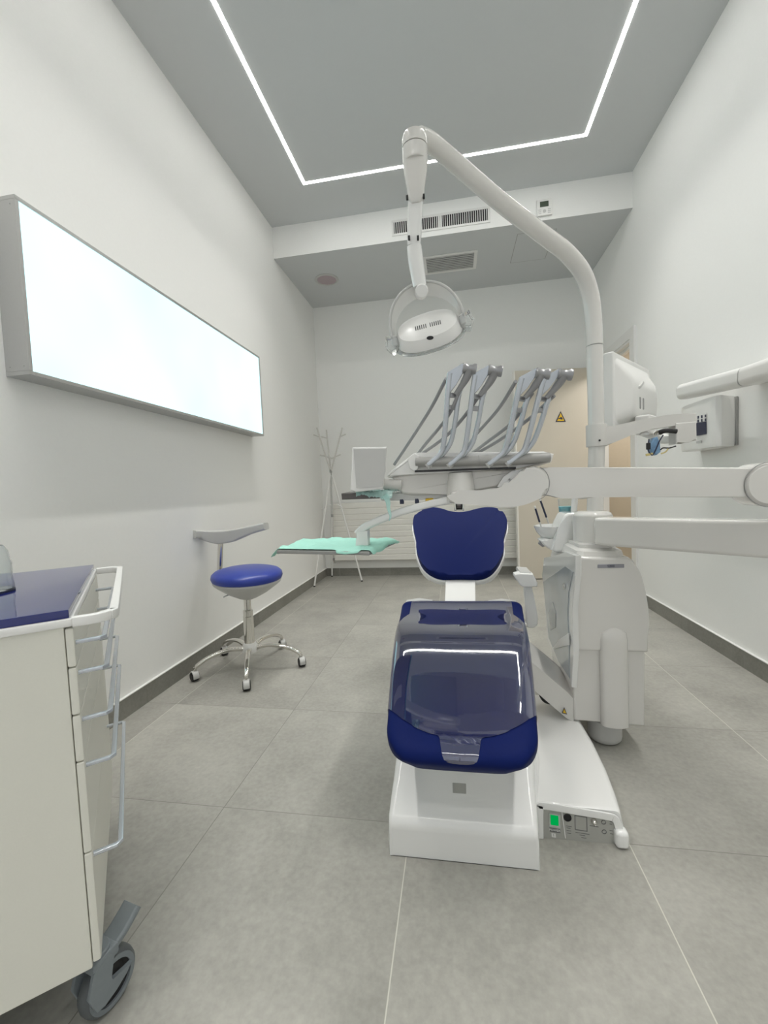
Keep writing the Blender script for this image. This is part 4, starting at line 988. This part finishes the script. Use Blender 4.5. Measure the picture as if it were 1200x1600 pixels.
mk('seam', sweep([Vector((1.345, pN.y-.001, pN.z)), Vector((1.345, pN.y-.008, pN.z))], rrect(.082, .085, .026, 6), up=(0, 0, 1)), 'mgrey', xa_)
xarm(pN.y-.007, pE.y-.25, pN.z, pN.z+(pE.z-pN.z)*2.5, 'arm_tube')
mk('end_cap', sweep([Vector((1.345, pF.y, pF.z)), Vector((1.345, pF.y+.008, pF.z))], rrect(.08, .084, .026, 6), up=(0, 0, 1)), 'pgrey', xa_)
mk('arm_groove', rbox(1.3015, 1.3035, pN.y, pF.y, pF.z-.018, pF.z-.0165, .0003, 1), 'mgrey', xa_) if False else None
mk('wall_bracket', rbox(1.38, XR, 2.02, 2.30, 1.42, 1.50, .008, 2), 'white', xa_)

# drop the helper property
for o in bpy.data.objects:
    if '_loc' in o: del o['_loc']
# ------------------------------------------------------------------ light and view
w = bpy.data.worlds.new('world'); sc.world = w; w.use_nodes = True
w.node_tree.nodes['Background'].inputs[0].default_value = (.5, .5, .5, 1); w.node_tree.nodes['Background'].inputs[1].default_value = .05
def area(name, loc, rot, sx, sy, e, col):
    l = bpy.data.lights.new(name, 'AREA'); l.shape = 'RECTANGLE'; l.size = sx; l.size_y = sy; l.energy = e; l.color = col
    o = bpy.data.objects.new(name, l); COL.objects.link(o); o.location = loc; o.rotation_euler = rot; return o
# area lights added along the LED strip, beam narrowed downwards
TOTAL = 42; per = TOTAL/(2*(LX1-LX0)+2*(LY1-LY0))
for (x, y, sx, sy) in ((LX0, (LY0+LY1)/2, .018, LY1-LY0), (LX1, (LY0+LY1)/2, .018, LY1-LY0), ((LX0+LX1)/2, LY1, LX1-LX0, .018), ((LX0+LX1)/2, LY0, LX1-LX0, .018)):
    a_ = area('led_profile', (x, y, H-.004), (0, 0, 0), sx, sy, per*max(sx, sy), (1, .985, .95)); a_.data.spread = math.radians(SPREAD)
# unseen light added beyond the doorway to spill into the room
area('corridor_lamp', (XR+.8, 4.0, 2.4), (0, 0, 0), .6, .6, 26, (1, .95, .88))
sc.view_settings.view_transform = 'Standard'; sc.view_settings.look = 'None'; sc.view_settings.gamma = 1
sc.view_settings.use_curve_mapping = False
sc.view_settings.exposure = 0.15
sc.cycles.use_denoising = True
sc.cycles.max_bounces = 12; sc.cycles.diffuse_bounces = 6; sc.cycles.sample_clamp_indirect = 6
